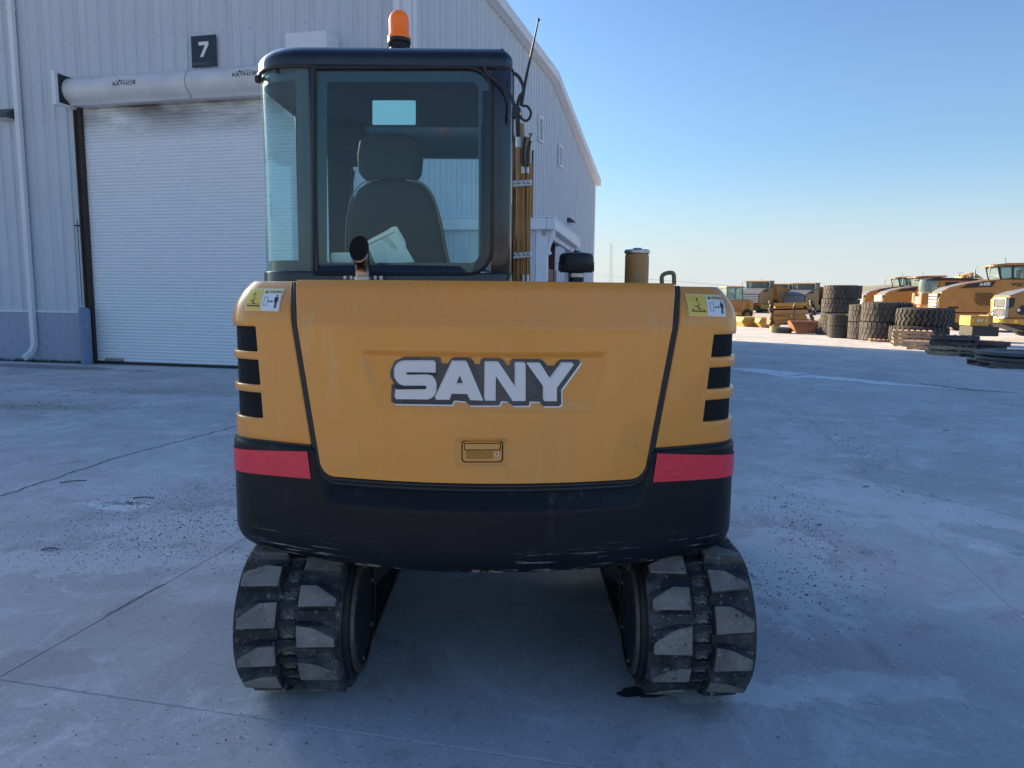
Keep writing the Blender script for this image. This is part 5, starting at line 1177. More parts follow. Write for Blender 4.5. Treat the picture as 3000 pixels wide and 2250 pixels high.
def track(side):
    cx = XT+side*.79; h2 = .205
    NB = 200; m_ = MB(); rings = []
    xs = [(-h2, .0), (-h2, -.022), (h2, -.022), (h2, 0), (.035, 0), (.033, -.012), (-.033, -.012), (-.035, 0)]
    for k in range(NB):
        p, n_2 = tp(LTK*k/NB); rings.append([Vector((cx+x, 0, 0))+p+n_2*d for x, d in xs])
    rings.append(rings[0]); m_.loft(rings, False); T = m_.build('track', M['rubber'], EX, 40)
    # lugs
    for col in (-1, 1):
        for k in range(NL):
            s0 = k*PITC+(PITC/2 if col*side > 0 else 0)+.03
            # col*side>0: outer column
            inner_x = cx+col*.036; outer_x = cx+col*.200
            l_ = MB(); 
            def Q(x, ds, h_): p, n_2 = tp(s0+ds); return Vector((x, 0, 0))+p+n_2*h_
            # base footprint, then worn top: full height on the centre side, slanting away outward; s increases upward at the rear
            ba = [(inner_x, -.052), (outer_x, -.052), (outer_x, .030), (inner_x+col*.075, .058), (inner_x, .058)]
            tpz = [(inner_x+col*.006, -.040), (outer_x-col*.012, -.040), (outer_x-col*.012, -.004), (inner_x+col*.07, .044), (inner_x+col*.006, .046)]
            j_ = [rnd.uniform(-.008, .008) for _ in range(5)]
            r0 = [Q(x, d, -.002) for x, d in ba]; r1 = [Q(x, d+j_[i], .026+rnd.uniform(-.004, .003)) for i, (x, d) in enumerate(tpz)]
            nb = len(l_.v); l_.v += [tuple(p) for p in r0+r1]
            l_.f += [(i, (i+1) % 5, 5+(i+1) % 5, 5+i) for i in range(5)]; top_ = len(l_.f); l_.f.append((5, 6, 7, 8, 9))
            me = l_.mesh('lug'); b2 = bmesh.new(); b2.from_mesh(me); bmesh.ops.recalc_face_normals(b2, faces=b2.faces); b2.to_mesh(me); b2.free()
            me.materials.append(M['rubber']); me.materials.append(M['lug']); me.polygons[top_].material_index = 1
            o = add('tread_lug', me, None, T); bv = o.modifiers.new('bevel', 'BEVEL'); bv.width = .004; bv.segments = 1
    # metal link bars seen in the centre slots
    lbm = MB().box((0, 0, 0), (.066, .030, .018)).mesh('link_bar'); lcm = MB().box((0, 0, 0), (.050, .026, .006), Matrix.Rotation(R(35), 3, 'Z')).box((0, 0, .0008), (.050, .008, .007), Matrix.Rotation(R(-35), 3, 'Z')).mesh('link_core')
    for k in range(NL*2):
        s0 = k*PITC/2
        for nm, me_, mt_, ds, dn in (('link_bar', lbm, M['rubber'], 0, -.006), ('link_core', lcm, M['coredirt'], PITC/4, -.013)):
            p, n_2 = tp(s0+ds); o = add(nm, me_, mt_, T, Vector((cx, 0, 0))+p+n_2*dn); o.rotation_euler = (math.atan2(-n_2.y, n_2.z), 0, 0)
    # wheels
    for Y in (YR, YFR):
        wh = MB(); wh.lathe([(.001, -.155), (.05, -.155), (.06, -.15), (.175, -.150), (.19, -.135), (.215, -.135), (.245, -.11), (.262, -.03), (.262, .03), (.245, .11), (.19, .135), (.06, .15), (.001, .155)], (cx, Y, ZC_), 48, 'x'); W = wh.build('wheel', M['wheelface'], EX, 35)
        xo = cx-side*.225; dsc = MB(); dsc.lathe([(.001, -.012), (.20, -.012), (.215, 0), (.25, .0), (.262, .012), (.262, .06)] if side > 0 else [(.001, .012), (.20, .012), (.215, 0), (.25, .0), (.262, -.012), (.262, -.06)], (xo, Y, ZC_), 56, 'x'); dsc.build('sprocket_disc', M['wheelface'], W, 35)
        rmz = MB(); xo -= side*.006
        rmz.lathe([(.205, -.012), (.232, -.012), (.238, .0), (.232, .012), (.205, .012)], (xo, Y, ZC_), 48, 'x'); rmz.build('rim', M['rim'], W, 40)
        for q in range(6):
            a = q*2*math.pi/6+.35; MB().lathe([(.001, -.010), (.009, -.010), (.009, .010), (.001, .010)], (xo+side*.0, Y+.19*math.cos(a), ZC_+.19*math.sin(a)), 6, 'x').build('bolt', M['zinc'], W, 0)
    fr_ = MB(); fr_.bb((cx-.11, YR+.2, .16), (cx+.11, YFR-.2, .46)); fr_.bb((cx-side*.19, YR+.10, .20), (cx-side*.10, YFR-.1, .50))
    fr_.build('track_frame', M['wheelface'], car, 0, bevel=.02)
    # motor cover plate standing inside the rear wheel
    mo = MB(); mo.lathe([(.001, -.05), (.13, -.05), (.15, -.03), (.15, .05)], (cx-side*.15, YR+.02, ZC_), 32, 'x'); mo.build('drive_motor', M['wheelface'], car, 40)
    for k in range(4):
        y = YR+.45+k*.36; MB().lathe([(.001, -.12), (.08, -.12), (.08, .12), (.001, .12)], (cx, y, .125), 20, 'x', False).build('roller', M['wheelface'], car, 40)
    # braces from centre frame down to the track frame
    for a_, b_, w1, w2 in (((cx-side*.13, YR+.30, .30), (XT+side*.22, 3.55, .66), .10, .07), ((cx-side*.13, YFR-.5, .30), (XT+side*.22, 4.3, .60), .14, .10), ((cx-side*.12, YR+.06, .46), (XT+side*.30, 3.2, .68), .012, .10)):
        MB().bar(a_, b_, w1, w2).build('brace', M['wheelface'], car, 0, bevel=.008)
track(-1); track(1)
ct = MB(); ct.bb((XT-.42, 3.5, .40), (XT+.42, 4.4, .62)); ct.lathe([(.001, .60), (.40, .60), (.40, .74), (.001, .74)], (XT, 3.95, 0), 40); ct.build('centre_frame', M['wheelface'], car, 30)
MB().bb((-1.0+XC+.1, 3.0, .66), (1.0+XC-.1, 4.85, .72)).build('revolving_frame', M['wheelface'], EX, 0)
bd_ = MB(); bd_.prism([(5.60, .06), (5.66, .04), (5.72, .42), (5.64, .44)], 'x', XT-.98, XT+.98); bd_.build('dozer_blade', M['black'], EX, 20, bevel=.01)
bd_ = MB(); 
for sx in (-.35, .35): bd_.bar((XT+sx, 4.4, .42), (XT+sx*1.3, 5.62, .24), .10, .10)
bd_.build('blade_arm', M['black'], EX, 0, bevel=.01)
# papers lying behind the window
lg = empty('maintenance_log', (-.5, 3.03, 1.6), label='white maintenance log sheets leaning inside the rear cab window', cat='papers')
def QQ(x, y, Y): return atY(x, y, Y)
m_ = MB(); m_.add([QQ(1072, 708, 3.045), QQ(1154, 663, 3.06), QQ(1182, 712, 3.05), QQ(1215, 768, 3.035), QQ(1100, 775, 3.03)], [(0, 1, 2, 3, 4)]); sh1 = m_.build('sheet', M['paper'], lg, 0); solid(sh1, .0015, 0)
m_ = MB(); m_.add([QQ(1148, 668, 3.066), QQ(1162, 663, 3.066), QQ(1184, 700, 3.066), QQ(1190, 715, 3.066), QQ(1180, 760, 3.055)], [(0, 1, 2, 3, 4)]); s2 = m_.build('sheet', M['paper'], lg, 0); solid(s2, .0015, 0)
m_ = MB(); m_.add([QQ(1074, 718, 3.038), QQ(1157, 677, 3.052), QQ(1157.5, 679.5, 3.052), QQ(1074, 721, 3.038)], [(0, 1, 2, 3)]); m_.build('red_line', M['paperline'], sh1, 0)
tv, tf = text2d('Maintenance Log'); bx0, by0, bx1, by1 = 1140, 679.5, 1102, 697.5
m_ = MB(); m_.add([QQ(bx0+(bx1-bx0)*x-(-1.8)*y*0, by0+(by1-by0)*x+4.5*y-2.5-6, 3.042) for x, y in tv], tf); m_.build('print', M['ink'], sh1, 0)
m_ = MB()
for k in range(10): m_.add([QQ(1118+k*4.2, 702-0+k*3.2, 3.036), QQ(1138+k*2.8, 692+k*3.6, 3.040), QQ(1138.5+k*2.8, 693.2+k*3.6, 3.040), QQ(1118.5+k*4.2, 703.2+k*3.2, 3.036)], [(0, 1, 2, 3)])
m_.build('print', M['seatpipe'], sh1, 0)
bo_ = MB(); a = QQ(968, 772, 3.05); bo_.bb((a.x, 3.05, a.z), (QQ(1080, 772, 3.05).x, 3.22, QQ(1080, 740, 3.05).z)); bo_.build('document_wallet', M['paper'], None, 0, bevel=.01, label='pale blue-white document wallet lying flat behind the cab window, left of the log', cat='wallet')
bt = MB(); c_ = QQ(1150, 768, 3.10); bt.tube([c_+Vector((-.06, 0, .012)), c_+Vector((-.02, 0, .02)), c_+Vector((.03, 0, .022)), c_+Vector((.055, 0, .02))], [.012, .026, .026, .01], 12); bt.build('bottle', mat('bottle_blue', (.35, .55, .70), .2), None, 60, label='small clear blue plastic bottle lying behind the log sheets in the cab', cat='bottle')
# ------------------------------------------------------------------ tyres
def tyre_proto(style):
    r_ = empty('tyre'); H = .40; m_ = MB(); prf_ = [(.52, .02), (.50, .10), (.50, .30), (.52, .38), (.70, .40), (.86, .39), (.955, .35), (.97, .30), (.97, .10), (.955, .05), (.86, .01), (.70, 0), (.52, .02)]
    m_.lathe(prf_, (0, 0, 0), 48); m_.build('casing', M['tyre'], r_, 45)
    t_ = MB(); n_t = 34 if style == 'wave' else 30
    def pt(a, z, r): return Vector((r*math.cos(a), r*math.sin(a), z))
    if style == 'wave':
        for k in range(n_t):
            a0 = k*2*math.pi/n_t; w_ = 2*math.pi/n_t*.30; zz = [.02, .10, .16, .24, .30, .38]; of = [0, .02, .11, .02, .11, .09]
            for i in range(5):
                for_ = [pt(a0+of[i]-w_, zz[i], .965), pt(a0+of[i]+w_, zz[i], .965), pt(a0+of[i+1]+w_, zz[i+1], .965), pt(a0+of[i+1]-w_, zz[i+1], .965)]
                ro = [1.0 if 0 < j < 5 else .975 for j in (i, i, i+1, i+1)]
                tp_ = [p*(q/.965) for p, q in zip(for_, ro)]; tp_ = [Vector((p.x, p.y, b.z)) for p, b in zip(tp_, for_)]
                b = len(t_.v); t_.v += [tuple(p) for p in for_+tp_]; t_.f += [(b+4, b+5, b+6, b+7)]+[(b+j, b+(j+1) % 4, b+4+(j+1) % 4, b+4+j) for j in range(4)]
    else:
        for k in range(n_t):
            a0 = k*2*math.pi/n_t; w_ = 2*math.pi/n_t*.40
            for i, (z0, z1) in enumerate(((.015, .14), (.15, .25), (.26, .385))):
                a = a0+(math.pi/n_t if i == 1 else 0); sl_ = .05*(1 if i != 2 else -1)
                fo = [pt(a-w_, z0, .965), pt(a+w_, z0, .965), pt(a+w_+sl_, z1, .965), pt(a-w_+sl_, z1, .965)]
                tp_ = [Vector((p.x*1.035, p.y*1.035, p.z)) for p in fo]
                b = len(t_.v); t_.v += [tuple(p) for p in fo+tp_]; t_.f += [(b+4, b+5, b+6, b+7)]+[(b+j, b+(j+1) % 4, b+4+(j+1) % 4, b+4+j) for j in range(4)]
    t_.build('tread', M['tread'], r_, 0, kind='stuff'); return r_
TW, TBk = tyre_proto('wave'), tyre_proto('block'); used = {TW: False, TBk: False}
def put_tyre(kind, x0, x1, ytop, ybot, zbase, Y, label, tilt=0):
    """x0..x1 seen width, Y distance of centre"""
    P0 = kind; r_ = P0 if not used[P0] else dup(P0); used[P0] = True
    dep = Y*.9925; D = (x1-x0)/FPX*dep*.5*1.0; H = (ybot-ytop)/FPX*dep
    c = atY((x0+x1)/2, 900, Y); r_.location = (c.x, Y, zbase); r_.scale = (D, D, H/.40); r_.rotation_euler = (tilt, 0, rnd.uniform(0, 6))
    tag(r_, label, 'tyre', 'used machine tyres stacked along the yard'); return zbase+H
def zfor(x, y, Y): return max(0, atY(x, y, Y).z)
TYR = [
 (TBk, 2414, 2518, 837, 877, 31.0, 'topmost tyre of the tallest stack, bald-sided and tilted slightly'),
 (TBk, 2410, 2514, 877, 917, 31.0, 'second tyre from the top of the tallest stack'),
 (TBk, 2409, 2512, 917, 953, 31.2, 'third tyre down in the tallest stack, mostly behind smaller tyres'),
 (TBk, 2412, 2512, 953, 986, 31.2, 'bottom tyre of the tallest stack'),
 (TBk, 2402, 2440, 935, 962, 31.9, 'small light tyre leaning out left of the tallest stack, above another'),
 (TBk, 2395, 2430, 960, 983, 31.9, 'smallest tyre on the ground at the left foot of the tyre stacks'),
 (TBk, 2430, 2494, 922, 957, 29.3, 'upper tyre of the short stack in front of the tallest stack'),
 (TBk, 2430, 2494, 957, 991, 29.3, 'lower tyre of the short stack in front of the tallest stack'),
 (TBk, 2477, 2550, 922, 957, 28.9, 'upper tyre half hidden just right of the short stack'),
 (TBk, 2479, 2552, 958, 995, 28.9, 'lower tyre half hidden just right of the short stack'),
 (TBk, 2492, 2590, 894, 946, 28.2, 'upper chunky tyre behind the widest dark pair'),
 (TBk, 2492, 2590, 946, 997, 28.2, 'lower chunky tyre behind the widest dark pair'),
 (TBk, 2530, 2666, 888, 946, 27.2, 'upper tyre of the big dark pair in the middle of the row'),
 (TBk, 2528, 2664, 946, 1002, 27.2, 'lower tyre of the big dark pair in the middle of the row'),
 (TW, 2589, 2680, 957, 998, 27.0, 'small zigzag tyre left of the pallet stack, lying on the ground'),
 (TW, 2616, 2776, 959, 1010, 25.9, 'zigzag tyre on the ground under the widest loose tyre'),
 (TW, 2627, 2788, 905, 960, 26.0, 'widest zigzag tyre lying on top, in front of the big hauler'),
]
for kd, x0, x1, yt, yb, Y, lab in TYR:
    put_tyre(kd, x0, x1, yt, yb, zfor((x0+x1)/2, yb-1, Y), Y+1.0*(x1-x0)/FPX*Y*.5, lab)
put_tyre(TBk, 2265, 2322, 960, 976, 0, gp(2290, 977).y+.4, 'single flat tyre lying in front of the stacked yellow beams')
# ------------------------------------------------------------------ pallets
def pallet(dark):
    r_ = empty('pallet'); wdm = M['wood_shaded'] if dark else M['wood']; L_, W_ = 1.2, 1.0
    bt_ = MB().box((0, 0, .125), (.095, W_, .018)).mesh('board'); bb2 = MB().box((0, 0, .009), (.095, W_, .018)).mesh('board'); stg = MB().box((0, 0, .067), (L_, .04, .094)).mesh('stringer')
    for k in range(7): add('top_board', bt_, wdm, r_, (-L_/2+.05+k*(L_-.1)/6, 0, 0))
    for k in range(4): add('bottom_board', bb2, wdm, r_, (-L_/2+.06+k*(L_-.12)/3, 0, 0))
    for y in (-.47, 0, .47): add('stringer', stg, wdm, r_, (0, y, 0))
    return r_
PALs = {0: pallet(False), 1: pallet(True)}; pu = {0: 0, 1: 0}
def put_pallet(dark, x, y, z, rz, label, grp, rx=0, ry=0, sc=1.0):
    r_ = PALs[dark] if not pu[dark] else dup(PALs[dark]); pu[dark] = 1
    r_.location = (x, y, z); r_.rotation_euler = (rx, ry, rz); r_.scale = (sc, sc, sc*.95); return tag(r_, label, 'pallet', grp)
g = 'wooden pallets heaped beside the tyres'
c = gp(2668, 1014); names = ['bottom', 'second', 'third', 'fourth', 'fifth', 'sixth', 'topmost']
for k in range(4):
    put_pallet(0, c.x+.15+rnd.uniform(-.06, .06), c.y+.2+rnd.uniform(-.05, .05), k*.134+.0, R(-24)+rnd.uniform(-.06, .06), f'pale pallet, {names[k] if k < 3 else "topmost"} of the left pallet stack', g)
c = gp(2715, 1024)
for k in range(2): put_pallet(0, c.x+.1+rnd.uniform(-.05, .05), c.y+.1, k*.134, R(-38)+rnd.uniform(-.1, .1), f'sunlit pallet, {["lower", "upper"][k]} of the low heap between the two pallet stacks', g)
c = gp(2770, 1040)
for k in range(4): put_pallet(0 if k < 2 else 1, c.x+.35+rnd.uniform(-.1, .1), c.y+.25+rnd.uniform(-.08, .08), k*.145, R(-30)+rnd.uniform(-.15, .15), f'pallet, {(["bottom", "second", "third", "topmost"])[k]} of the tall left pile in the right heap', g, rnd.uniform(-.02, .02), rnd.uniform(-.03, .03))
c = gp(2862, 1040)
for k in range(3): put_pallet(1, c.x+.25+rnd.uniform(-.1, .1), c.y+.35+rnd.uniform(-.1, .1), k*.145, R(-26)+rnd.uniform(-.12, .12), f'dark pallet, {["bottom", "middle", "topmost"][k]} of the pile under the black block', g, rnd.uniform(-.02, .02), rnd.uniform(-.03, .03))
c = gp(2596, 1002); put_pallet(0, c.x, c.y+.3, 0, R(-15), 'single pale pallet lying flat at the foot of the big dark tyre pair', g, sc=.8)
c = gp(2912, 1052); put_pallet(1, c.x+.1, c.y+.4, 0, R(10), 'low dark pallet beside the stacked grey discs', g, sc=.9)
c = gp(2965, 1078); put_pallet(1, c.x+.1, c.y+.35, 0, R(-5), 'dark pallet carrying the two grey discs', g, sc=1.1)
for k in range(2):
    m_ = MB(); m_.lathe([(.001, 0), (.93, 0), (.95, .012), (.95, .075), (.93, .088), (.55, .088), (.52, .06), (.001, .06)], (0, 0, 0), 48)
    o = m_.build('disc', M['disc'], None, 30, label=['lower grey round disc resting on a pallet at the right edge', 'upper grey round disc with a recessed middle at the right edge'][k], cat='disc', group='grey round discs'); o.location = (c.x+.55, c.y+.55, .145+k*.125)
c = gp(2698, 1016); m_ = MB(); m_.prism([(-.4, .02), (.1, -.02), (.55, .10), (.5, .14), (.0, .10), (-.42, .16)], 'y', -.1, .1); o = m_.build('bent_plate', M['truckbright'], None, 20, label='curved pale and orange steel plate leaning on the low pallets', cat='plate'); o.location = (c.x+.25, c.y-.55, .05); o.rotation_euler = (0, 0, R(-20))
YB = 23.5
m_ = MB(); a, b_ = atY(2847, 985, YB), atY(2928, 958, YB); m_.bb((a.x, YB, a.z), (b_.x, YB+.7, b_.z)); m_.build('black_block', M['truckblack'], None, 0, bevel=.01, label='long black rubber-like block lying on the dark pallet pile', cat='block')
bx = empty('tool_attachment', (0, 0, 0), label='yellow boxed machine attachment with pale lettering on the black block', cat='attachment')
a, b_ = atY(2845, 955, YB), atY(2903, 926, YB); MB().bb((a.x, YB+.05, a.z), (b_.x, YB+.65, b_.z)).build('box', M['truckbright'], bx, 0, bevel=.015)
q = lambda s, t_, o_: Vector((a.x+(b_.x-a.x)*s, YB+.048-o_, a.z+(b_.z-a.z)*t_))
for s in (.12, .82): MB().add([q(s-.05, .4, .004), q(s+.05, .4, .004), q(s+.05, .7, .004), q(s-.05, .7, .004)], [(0, 1, 2, 3)]).build('patch', M['decyellow'], bx, 0)
tv, tf = text2d('BAW', .02); MB().add([q(.35+.32*x, .40+.32*y, .004) for x, y in tv], tf).build('lettering', M['white'], bx, 0)
MB().bb((b_.x, YB+.1, a.z+.05), (b_.x+.15, YB+.6, b_.z+.02)).build('end_plate', M['truckyellow'], bx, 0, bevel=.01)
# ------------------------------------------------------------------ haulers
def poly_box(mb, poly, y0, y1): return mb.prism(poly, 'y', y0, y1)
def wheelset(r_, xs, rad, yside, wdt=.6):
    for x in xs:
        for y in (-yside, yside):
            w_ = empty('wheel', (x, y, rad)); w_.parent = r_; m_ = MB(); m_.lathe([(rad*.55, -wdt*.5), (rad*.9, -wdt*.48), (rad, -wdt*.3), (rad, wdt*.3), (rad*.9, wdt*.48), (rad*.55, wdt*.5)], (0, 0, 0), 32, 'y')
            for k in range(22):
                a = k*2*math.pi/22; m_.box((math.cos(a)*rad*1.01, 0, math.sin(a)*rad*1.01), (.09, wdt*.9, .10), Matrix.Rotation(-a, 3, 'Y'))
            o = m_.mesh('tyre', 40); add('tyre', o, M['tyre'], w_, (x, y, rad)); 
            m_ = MB(); m_.lathe([(rad*.56, -wdt*.42), (rad*.5, -wdt*.30), (rad*.25, -wdt*.26), (.01, -wdt*.3), (.01, wdt*.3), (rad*.25, wdt*.26), (rad*.56, wdt*.42)], (0, 0, 0), 24, 'y'); add('rim', m_.mesh('rim', 40), M['truckyellow'], w_, (x, y, rad))
def hauler(label, bodym, detail=0, text=None, stripe=None, grp='parked yellow haulers in the yard', grille='grey'):
    r_ = empty('articulated_hauler', (0, 0, 0), label=label, cat='hauler', group=grp)
    W_ = 1.25
    hp = [(.02, .95), (0, 1.55), (.12, 1.98), (.45, 2.20), (1.2, 2.42), (2.2, 2.60), (2.75, 2.63), (2.75, .95)]
    poly_box(MB(), [(x, z) for x, z in hp], -W_, W_).build('engine_hood', bodym, r_, 0, bevel=.05)
    st_ = [(.10, 1.99), (.45, 2.215), (1.2, 2.435), (2.2, 2.615), (2.74, 2.645), (2.74, 2.60), (2.2, 2.57), (1.2, 2.39), (.45, 2.17), (.14, 1.94)]
    poly_box(MB(), st_, -W_+.08, W_-.08).build('hood_top', M['truckgrey'], r_, 0)
    for sy in (-1, 1):
        poly_box(MB(), [(.9, 2.16), (1.3, 2.38), (2.5, 2.56), (2.35, 2.24), (1.5, 2.20)], sy*(W_+.004), sy*(W_+.010)).build('stripe', M['truckblack'], r_, 0)
    gm_ = M['trucklight']
    nose = MB()
    for k in range(5): nose.bb((-.06, -W_+.12, 1.08+k*.17), (.06, W_-.12, 1.08+k*.17+.12))
    nose.build('grille', gm_, r_, 0, bevel=.02)
    MB().bb((-.02, -W_+.04, .98), (.22, W_-.04, 1.92)).build('grille_surround', M['truckblack'], r_, 0, bevel=.04)
    if detail:
        lv = MB()
        for k in range(9):
            x0 = 1.55+.145*(k-2); pts = [(x0, 1.95), (x0+.62, 1.30)]
            lo_, hi_ = 1.62, 2.42
            a0 = max(0, (lo_-pts[0][0])/.62); a1 = min(1, (hi_-pts[0][0])/.62)
            if a1 <= a0+.12: continue
            P0 = Vector((x0+.62*a0, -W_-.004, 1.95-.65*a0)); P1 = Vector((x0+.62*a1, -W_-.004, 1.95-.65*a1)); lv.bar(P0+Vector((0, -.012, 0)), P1+Vector((0, -.012, 0)), .03, .075, up=(0, 1, 0))
        lv.build('louvres', M['truckblack'], r_, 0)
        MB().bb((.45, -W_-.01, 1.12), (.95, -W_+.02, 1.24)).build('recess', M['truckblack'], r_, 0, bevel=.02)
        for x in (1.85, 2.32): MB().bb((x, -W_-.012, .72), (x+.10, -W_+.02, .82)).build('tie_point', M['truckblack'], r_, 0)
    # lower wing and chassis
    poly_box(MB(), [(.35, .92), (2.9, .92), (4.6, .92), (4.6, .42), (3.2, .30), (.9, .42)], -W_-.02, W_+.02).build('lower_body', M['truckbright'] if not detail else bodym, r_, 0, bevel=.04)
    MB().bb((.2, -W_+.2, .25), (6.8, W_-.2, .80)).build('chassis', M['truckblack'], r_, 0)
    # cab
    cx0, cx1 = 2.35, 4.15; zb_, zt_ = 2.60, 3.38
    poly_box(MB(), [(2.72, .93), (2.72, 2.62), (4.2, 2.62), (4.2, .93)], -W_+.02, W_-.02).build('cab_base', bodym, r_, 0, bevel=.03)
    ca_ = MB(); 
    for sy in (-1, 1):
        y = sy*(W_-.10)
        for a, b_ in (((2.72, 2.6), (2.55, 3.3)), ((3.22, 2.6), (3.18, 3.32)), ((4.12, 2.6), (4.15, 3.34)), ((2.72, 2.62), (4.15, 2.62))): ca_.bar((a[0], y, a[1]), (b_[0], y, b_[1]), .09, .09, up=(0, 1, 0))
    ca_.build('pillars', M['truckblack'], r_, 0); 
    MB().bb((4.12, -W_+.05, 2.6), (4.45, W_-.05, 3.30)).build('cab_back', bodym, r_, 0, bevel=.03)
    poly_box(MB(), [(2.30, 3.28), (2.35, 3.36), (2.9, 3.43), (4.5, 3.46), (4.55, 3.34), (2.9, 3.32)], -W_+.02, W_-.02).build('cab_roof', bodym, r_, 0, bevel=.03)
    poly_box(MB(), [(2.7, 3.27), (4.1, 3.27), (4.1, 3.33), (2.5, 3.33)], -W_+.06, W_-.06).build('roof_edge', M['truckblack'], r_, 0)
    for sy in (-1, 1):
        y = sy*(W_-.09); g1_ = MB(); g1_.add([(2.74, y, 2.64), (3.2, y, 2.64), (3.17, y, 3.30), (2.58, y, 3.30)], [(0, 1, 2, 3)]); g1_.add([(3.26, y, 2.66), (4.08, y, 2.66), (4.11, y, 3.30), (3.22, y, 3.30)], [(0, 1, 2, 3)]); g1_.build('side_window', M['glass_far'], r_, 0)
    ws = MB(); ws.add([(2.72, -W_+.12, 2.63), (2.72, W_-.12, 2.63), (2.54, W_-.12, 3.3), (2.54, -W_+.12, 3.3)], [(0, 1, 2, 3)]); ws.build('windscreen', M['glass_far'], r_, 0)
    st = MB(); st.bb((3.3, -.25, 2.4), (3.75, .25, 2.75)); st.bb((3.7, -.25, 2.7), (3.82, .25, 3.15)); st.build('driver_seat', M['truckblack'], r_, 0, bevel=.04)
    mi = MB()
    for sy in (-1, 1):
        y = sy*(W_+.25); mi.tube([(2.55, sy*(W_-.1), 3.34), (2.15, y, 3.36), (2.10, y, 2.75), (2.6, sy*(W_-.1), 2.66)], .022, 6); mi.bb((2.10, y-.03, 2.85), (2.16, y+.03, 3.22))
    mi.build('mirror', M['trucklight'], r_, 0)
    ra = MB(); ra.tube([(4.5, -W_-.02, 3.0), (5.0, -W_-.02, 3.0), (5.0, -W_-.02, 1.2)], .022, 6); ra.tube([(4.5, -W_-.02, 3.0), (4.5, -W_-.02, 1.2)], .022, 6); ra.build('handrail', M['truckblack'], r_, 0)
    MB().tube([(3.1, -.3, 3.44), (3.02, -.3, 3.75)], .012, 5).build('aerial', M['truckblack'], r_, 0)
    poly_box(MB(), [(5.1, 1.5), (4.9, 3.0), (8.6, 2.7), (9.0, 2.2), (8.0, 1.2), (6.2, 1.0)], -1.35, 1.35).build('dump_body', bodym, r_, 0, bevel=.05)
    wheelset(r_, (1.5, 5.9, 7.5), .72, W_-.42)
    if text:
        tv, tf = text2d(text[0], .035); x0, x1, z0, z1 = text[1]; MB().add([(x0+(x1-x0)*x, -W_+.010, z0+(z1-z0)*y) for x, y in tv], tf).build('lettering', M['ink'], r_, 0)
    if stripe:
        tv, tf = text2d(stripe, .03); MB().add([(1.78+.48*x, -W_-.014, 2.27+.17*y+.05*x) for x, y in tv], tf).build('model_mark', M['white'], r_, 0)
    return r_
def put(r_, px, Y, z, rz, sc): c = atY(px, 900, Y); r_.location = (c.x, Y, z); r_.rotation_euler = (0, 0, rz); r_.scale = (sc,)*3; return r_
def swap_stripe(r_): pass
put(hauler('largest yellow-brown hauler in profile with grey nose and slanted side louvres', M['truckyellow'], 1, ('VOLVO', (3.15, 4.05, 2.28, 2.46)), 'A40E'), 2733, 38.5, 0, R(-20), .98)
put(hauler('far left hauler of the row with its grey nose behind the tallest tyre stack', M['truckyellow'], 0), 2520, 60.0, .0, R(-14), .95)
put(hauler('yellow-brown hauler between the tyre pair and the orange excavator cab', M['truckyellow'], 0), 2572, 57.0, 0, R(-12), .95)
# orange excavator with big glass front
oe = empty('orange_excavator', (0, 0, 0), label='orange machine with a tall glass cab front and dark roof behind the zigzag tyre', cat='excavator')
MB().bb((0, -1.2, .9), (3.4, 1.2, 2.35)).build('body', M['truckorange'], oe, 0, bevel=.06)
MB().bb((-.55, -1.1, 1.35), (.0, -.75, 2.25)).build('front_column', M['truckorange'], oe, 0, bevel=.08); MB().bb((-.55, .3, 1.35), (.0, .75, 2.25)).build('front_column', M['truckorange'], oe, 0, bevel=.08)
MB().bb((-.50, -.73, 1.4), (-.1, .28, 2.0)).build('step', M['truckgrey'], oe, 0)
gg = MB(); gg.lathe([(.55, 0), (.62, .9), (.55, 1.25)], (.05, -.55, 2.0), 24); gg.build('front_glass', M['glass_far'], oe, 50)
poly_box(MB(), [(-.35, 3.22), (.3, 3.42), (3.3, 3.38), (3.35, 3.18), (.2, 3.2)], -1.15, 1.15).build('roof', M['truckblack'], oe, 0, bevel=.03)
pl_ = MB(); 
for x, w_ in ((.75, .16), (1.0, .06), (2.05, .12), (3.0, .20)): pl_.bb((x, -1.12, 2.3), (x+w_, -1.0, 3.25))
pl_.bb((.7, -1.11, 3.10), (3.3, -1.0, 3.2)); pl_.build('pillars', M['truckorange'], oe, 0)
MB().bb((1.1, -1.06, 2.38), (2.05, -1.04, 3.1)).build('side_window', M['truckblack'], oe, 0); MB().bb((2.17, -1.06, 2.5), (3.0, -1.04, 3.05)).build('rear_window', M['glass_far'], oe, 0)
mi = MB(); 
for x in (1.9, 2.7): mi.tube([(x, -.9, 3.4), (x+.02, -.9, 3.75), (x+.4, -.9, 3.82), (x+.45, -.9, 3.4)], .025, 6); mi.bb((x+.12, -.93, 3.5), (x+.26, -.87, 3.66))
mi.build('mirror', M['trucklight'], oe, 0); MB().bb((.2, -1.0, 0), (3.2, 1.0, .9)).build('undercarriage', M['truckblack'], oe, 0)
put(oe, 2702, 49, 0, R(-8), .86)
# yellow loader arm behind
la = empty('yellow_loader', (0, 0, 0), label='bright yellow loader arm and body glimpsed left of the big hauler cab', cat='loader')
poly_box(MB(), [(-.2, 2.0), (0, 3.2), (.9, 3.45), (1.9, 2.8), (2.6, 2.0)], -.4, .4).build('arm', M['truckbright'], la, 0, bevel=.05)
MB().tube([(.1, -.45, 2.6), (.5, -.45, 3.2), (1.0, -.45, 3.1)], .05, 6).build('hose', M['truckblack'], la, 0); MB().bb((.5, -1.0, .6), (3.5, 1.0, 2.2)).build('body', M['truckbright'], la, 0, bevel=.05)
MB().bb((.5, -.9, 0), (3.4, .9, .6)).build('undercarriage', M['truckblack'], la, 0); put(la, 2800, 51, 0, 0, .98)
